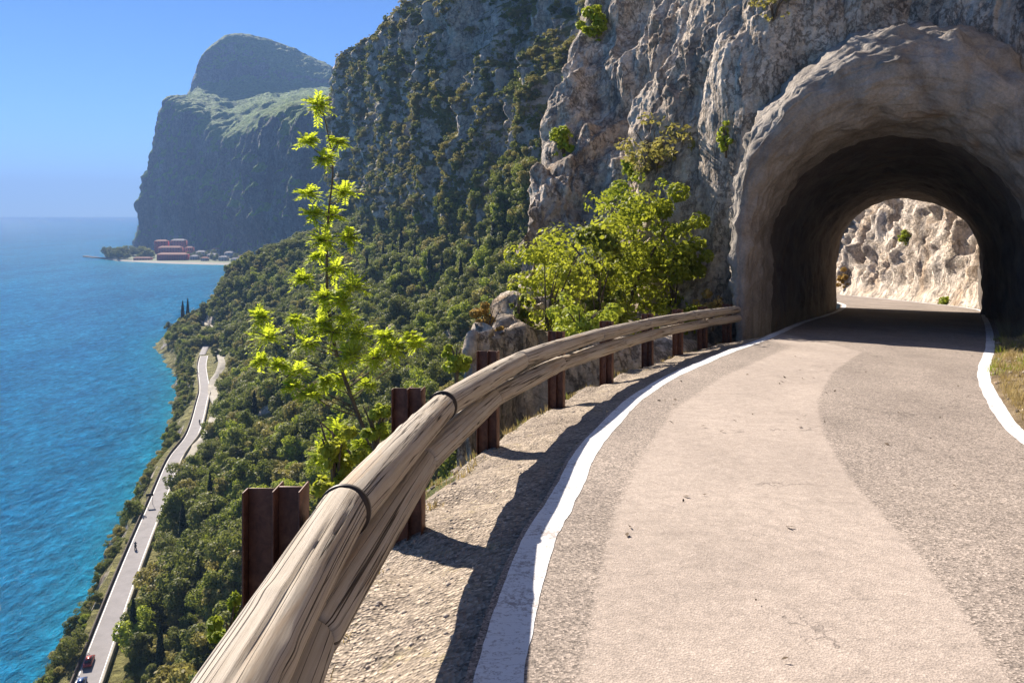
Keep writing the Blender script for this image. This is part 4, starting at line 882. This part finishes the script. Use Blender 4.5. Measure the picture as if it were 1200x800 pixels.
# posts: folded steel channels behind the logs, with a bracket plate
for k, y in enumerate(postY):
    s_ = s_of_Y(y); c = at_s(s_); T = at_s(s_+.05)-at_s(s_-.05); T = T/np.linalg.norm(T); Nr = np.array([-T[1], T[0]]); rz = math.atan2(T[1], T[0])
    pc = c+Nr*.215; z0 = road_z(y)-.55; z1 = road_z(y)+.80; b = MB(); h_ = z1-z0; zc = (z0+z1)/2
    def bx(off_t, off_n, dt, dn, zc_, h2): b.box(np.array([*(pc+T*off_t+Nr*off_n), zc_])-go, (dt, dn, h2), rz)
    bx(0, -.045, .012, .09, zc, h_); bx(0, -.094, .12, .008, zc, h_); bx(0, .004, .12, .008, zc, h_)
    bx(-.02, .058, .008, .098, zc+.02, h_-.04)
    bx(-.045, .111, .058, .008, zc+.02, h_-.04)
    po = b.build('post', M['rust'], gr_)
    bv = po.modifiers.new('bevel', 'BEVEL'); bv.width = .003; bv.segments = 2
    b2 = MB()
    for zb in (.645, .43):
        b2.tube(np.array([[*(pc-Nr*.10), road_z(y)+zb], [*(pc-Nr*.17), road_z(y)+zb]])-go, .014, 8)
    b2.build('bolt', M['strap'], gr_)

# ------------------------------------------------------------------ village on the flat point
Mw = {'red': flat('red_render', (.42, .05, .05), .8, .2, 0, .12, .1), 'pink': flat('pink_render', (.50, .16, .14), .8, .2, 0, .12, .1), 'grey': flat('grey_render', (.33, .31, .32), .8, .2, 0, .12, .1),
      'cream': flat('cream_render', (.50, .45, .38), .8, .2, 0, .12, .1), 'roof': flat('tile_roof', (.34, .13, .08), .85, .2, 0, .2, .2), 'slate': flat('slate_roof', (.20, .19, .21), .8, .2, 0, .2, .2), 'glass': flat('window_dark', (.03, .035, .045), .2, .5)}
def house(px, k, wpx, hpx, dep, wall, roof, label, name='house', cat='house', floors=2, nwin=4, rz=0, group=None, base=0):
    q = at_point(px, k); Y = q[1]; W, Hh = wpx/F*Y, hpx/F*Y; e = empty(name, (q[0], q[1], q[2]-1+base), rz); tag(e, label, cat, group)
    b = MB(); b.box((0, 0, Hh/2), (W, dep, Hh)); b.build('wall', Mw[wall], e)
    rh = min(3.2, dep*.25); ov = .6; x, y = W/2+ov, dep/2+ov; V = [(-x, -y, Hh), (x, -y, Hh), (x, y, Hh), (-x, y, Hh), (-x+dep*.35, 0, Hh+rh), (x-dep*.35, 0, Hh+rh)]
    V = np.array(V); V[:, 2] += .01; V2 = np.vstack([V]); me = bpy.data.meshes.new('roof'); me.from_pydata(V2.tolist(), [], [(0, 1, 5, 4), (2, 3, 4, 5), (1, 2, 5), (3, 0, 4), (3, 2, 1, 0)]); me.materials.append(Mw[roof]); ro = bpy.data.objects.new('roof', me); COL.objects.link(ro); ro.parent = e
    fh = Hh/floors
    for f_ in range(floors):
        for i in range(nwin):
            b = MB(); b.box((-W/2+W*(i+.5)/nwin, -dep/2-.02, fh*(f_+.52)), (min(1.6, W/nwin*.5), .06, fh*.5)); b.build('window', Mw['glass'], e)
    return e
house(203, .20, 34, 7, 16, 'red', 'roof', 'long red waterfront building at the foot of the headland', 'red_building', 'building', 3, 12)
house(200, .48, 26, 10.5, 14, 'pink', 'roof', 'middle pink red block rising behind the long red waterfront building', 'red_building', 'building', 4, 8)
house(190, .70, 14, 15, 14, 'red', 'roof', 'tall red block at the back left of the red waterfront group', 'red_building', 'building', 5, 4)
house(210, .72, 16, 15.5, 14, 'pink', 'slate', 'tall pink block with grey roof at the back of the red waterfront group', 'red_building', 'building', 5, 5)
house(168, .15, 20, 2.6, 10, 'pink', 'roof', 'low orange pink building between the point trees and the red buildings', 'waterside_house', 'house', 1, 6)
hl = [(228, .25, 9, 4.5, 'grey', 'slate', 'small grey house just right of the red waterfront building'), (236, .5, 11, 6, 'cream', 'slate', 'cream house with grey roof behind the small grey one'), (240, .2, 8, 3.6, 'cream', 'roof', 'low cream house with red tiled roof near the beach'),
      (249, .35, 12, 5.5, 'grey', 'slate', 'wide grey house in the middle of the village row'), (252, .7, 10, 7, 'grey', 'roof', 'grey house with red tiled roof at the back of the village'), (262, .25, 10, 4.6, 'cream', 'slate', 'cream house in the right half of the village row'),
      (270, .5, 12, 6.5, 'grey', 'slate', 'tall grey house at the right of the village'), (276, .2, 9, 3.6, 'cream', 'slate', 'pale house by the shore at the right end of the village'), (286, .35, 12, 5, 'grey', 'roof', 'last grey house of the village beside the cliff'), (222, .6, 8, 9, 'pink', 'roof', 'narrow pink house beside the tall red blocks')]
for a in hl: house(a[0], a[1], a[2], a[3], 11, a[4], a[5], a[6], 'village_house', 'house', 2, 3, random.uniform(-.2, .2))
pier = MB(); q0 = at_point(128, .5); e1 = np.array(P(99, 301, 900*92/52.)); 
a0, a1 = np.array([q0[0], q0[1]]), np.array([e1[0], e1[1]]); dv = a1-a0
pier.box((*(a0+a1)/2, LAKE+.9), (np.hypot(*dv), 7, 2.6), math.atan2(dv[1], dv[0])); 
tag(pier.build('breakwater', M['stone_wall']), 'low dark breakwater reaching out from the wooded point into the lake', 'breakwater')
VG = 'trees of the village on the point'
for i in range(62):
    px = rr.uniform(127, 178) if i < 46 else rr.uniform(215, 300); k = rr.uniform(.2, .9); q = at_point(px, k); s_ = rr.uniform(2.2, 3.8) if i < 46 else rr.uniform(1.6, 2.8)
    d_ = dup(protos[int(rr.integers(0, 4))], tuple(q-[0, 0, .6]), rr.uniform(0, 6), s_, 'dark green tree in the grove at the tip of the village point' if i < 46 else 'green tree standing between the village houses under the cliff'); d_['group'] = VG if i >= 46 else 'grove on the tip of the point'
for (px, k) in ((196, .95), (206, .97)): dup(cypress, tuple(at_point(px, k)-[0, 0, .5]), 0, 2.4, 'tall dark cypress behind the red village buildings')['group'] = 'cypresses behind the red buildings'

# ------------------------------------------------------------------ small vehicles on the lake road
def road_at(Y, off):
    i = np.argmin(np.abs(rcc[:, 1]-Y)); q = rcc[i]+N_[i]*off if False else rcc[i]+np.array([T_road[i, 1], -T_road[i, 0]])*off; return (q[0], q[1], -78.24), math.atan2(T_road[i, 1], T_road[i, 0])
T_road = np.gradient(rcc, axis=0); T_road /= np.linalg.norm(T_road, axis=1)[:, None]
def car(Y, off, mat, label):
    loc, rz = road_at(Y, off); e = empty('car', loc, rz); e.scale = (.8,)*3; tag(e, label, 'car')
    xs_ = [(-2.1, .45, .85), (-2.0, .30, .98), (-1.3, .28, 1.02), (.9, .28, .98), (1.9, .3, .82), (2.15, .42, .7)]
    V = []; 
    for x, zl, zh in xs_:
        V.append([(x, -.82, zl), (x, -.86, (zl+zh)/2), (x, -.78, zh), (x, .78, zh), (x, .86, (zl+zh)/2), (x, .82, zl), (x, -.82, zl)])
    V = np.array(V); V = np.concatenate([np.broadcast_to(V[0].mean(0), (1, 7, 3)), V, np.broadcast_to(V[-1].mean(0), (1, 7, 3))]); grid_obj('body', V, mat, parent=e, smooth=False)
    b = MB(); b.box((-.35, 0, 1.22), (2.4, 1.5, .46), 0, .78); b.build('cabin', Mw['glass'], e); b = MB(); b.box((-.35, 0, 1.465), (1.86, 1.16, .03)); b.build('roof', mat, e)
    for sx in (-1.3, 1.3):
        for sy in (-.78, .78):
            b = MB(); b.tube([(sx, sy-.1, .32), (sx, sy+.1, .32)], .32, 16); b.build('wheel', M['strap'], e)
    for sy in (-.6, .6):
        b = MB(); b.box((-2.1, sy, .72), (.06, .3, .14)); b.build('tail_light', Mw['red'], e)
        b = MB(); b.box((2.1, sy, .62), (.08, .3, .14)); b.build('headlight', M['white'], e)
    return e
car(127, -1.2, flat('blue_car_paint', (.03, .07, .20), .3, .5, .3), 'dark blue car by the parapet at the bottom end of the lake road')
car(133, -1.3, flat('red_car_paint', (.22, .03, .03), .3, .5, .3), 'red car behind the dark blue one on the lake road')
def moto(Y, off, label, shirt, flip=0):
    loc, rz = road_at(Y, off); e = empty('motorcycle', loc, rz+flip); tag(e, label, 'motorcycle')
    for x in (-.7, .7):
        b = MB(); b.tube([(x, -.06, .31), (x, .06, .31)], .31, 16); b.build('wheel', M['strap'], e)
    b = MB(); b.tube([(-.7, 0, .35), (-.2, 0, .6), (.35, 0, .75), (.7, 0, .33)], [.06, .14, .14, .05], 8); b.tube([(-.75, 0, .8), (0, 0, .8)], [.1, .12], 8); b.build('frame', M['strap'], e)
    b = MB(); b.tube([(.42, -.35, 1.02), (.42, .35, 1.02)], .02, 6); b.build('handlebar', M['strap'], e)
    # rider: one skinned body
    me = bpy.data.meshes.new('person'); vs = [(-.15, 0, .88), (-.05, 0, 1.15), (.05, 0, 1.4), (.08, 0, 1.52), (.1, 0, 1.68), (0, .2, 1.38), (.2, .32, 1.18), (.4, .3, 1.06), (0, -.2, 1.38), (.2, -.32, 1.18), (.4, -.3, 1.06), (.25, .2, .78), (.05, .2, .4), (.18, .2, .36), (.25, -.2, .78), (.05, -.2, .4), (.18, -.2, .36)]
    ed = [(0, 1), (1, 2), (2, 3), (3, 4), (2, 5), (5, 6), (6, 7), (2, 8), (8, 9), (9, 10), (0, 11), (11, 12), (12, 13), (0, 14), (14, 15), (15, 16)]
    me.from_pydata(vs, ed, []); po = bpy.data.objects.new('person', me); COL.objects.link(po); po.location = loc; po.rotation_euler = (0, 0, rz+flip)
    md = po.modifiers.new('skin', 'SKIN'); rad = [.17, .17, .18, .07, .13, .07, .05, .045, .07, .05, .045, .09, .06, .05, .09, .06, .05]
    for i, s_ in enumerate(me.skin_vertices[0].data if me.skin_vertices else []): s_.radius = (rad[i], rad[i]); s_.use_root = i == 0
    po.modifiers.new('sub', 'SUBSURF').levels = 1; me.materials.append(shirt); tag(po, 'rider in dark gear on the '+label[5:] if False else 'dark clad rider on the motorcycle '+('halfway down the lake road straight' if flip == 0 else 'near the pale path'), 'person')
moto(180, -.9, 'dark motorcycle riding on the lake road halfway down the straight', Mw['glass']); moto(285, .8, 'small dark motorcycle near the junction with the pale path', Mw['glass'], math.pi)
# road sign over the lake road
loc, rz = road_at(207, -1.95); e = empty('road_sign', loc, rz); tag(e, 'small dark board on two posts beside the lake road', 'sign')
b = MB(); b.box((0, 0, 2.6), (.1, 1.8, .7)); b.build('sign_board', M['strap'], e)
for y_ in (-.75, .75):
    b = MB(); b.tube([(0, y_, 0), (0, y_, 2.25)], .05, 8); b.build('post', M['strap'], e)

# ------------------------------------------------------------------ haze
hz_ = NT('haze'); v_ = hz_.n('ShaderNodeVolumePrincipled'); v_.inputs['Color'].default_value = (.30, .50, .90, 1); v_.inputs['Density'].default_value = .00015; v_.inputs['Anisotropy'].default_value = .0
hz_.t.links.new(v_.outputs[0], hz_.out.inputs['Volume'])
zmax = float(max(Hv[..., 2].max(), Bv[..., 2].max()))+15
b = MB(); b.box((0, 7250, (zmax+LAKE-1)/2), (22200, 15700, zmax-LAKE+1)); ho = b.build('haze', hz_.m); tag(ho, kind='stuff')
print('zmax', zmax)
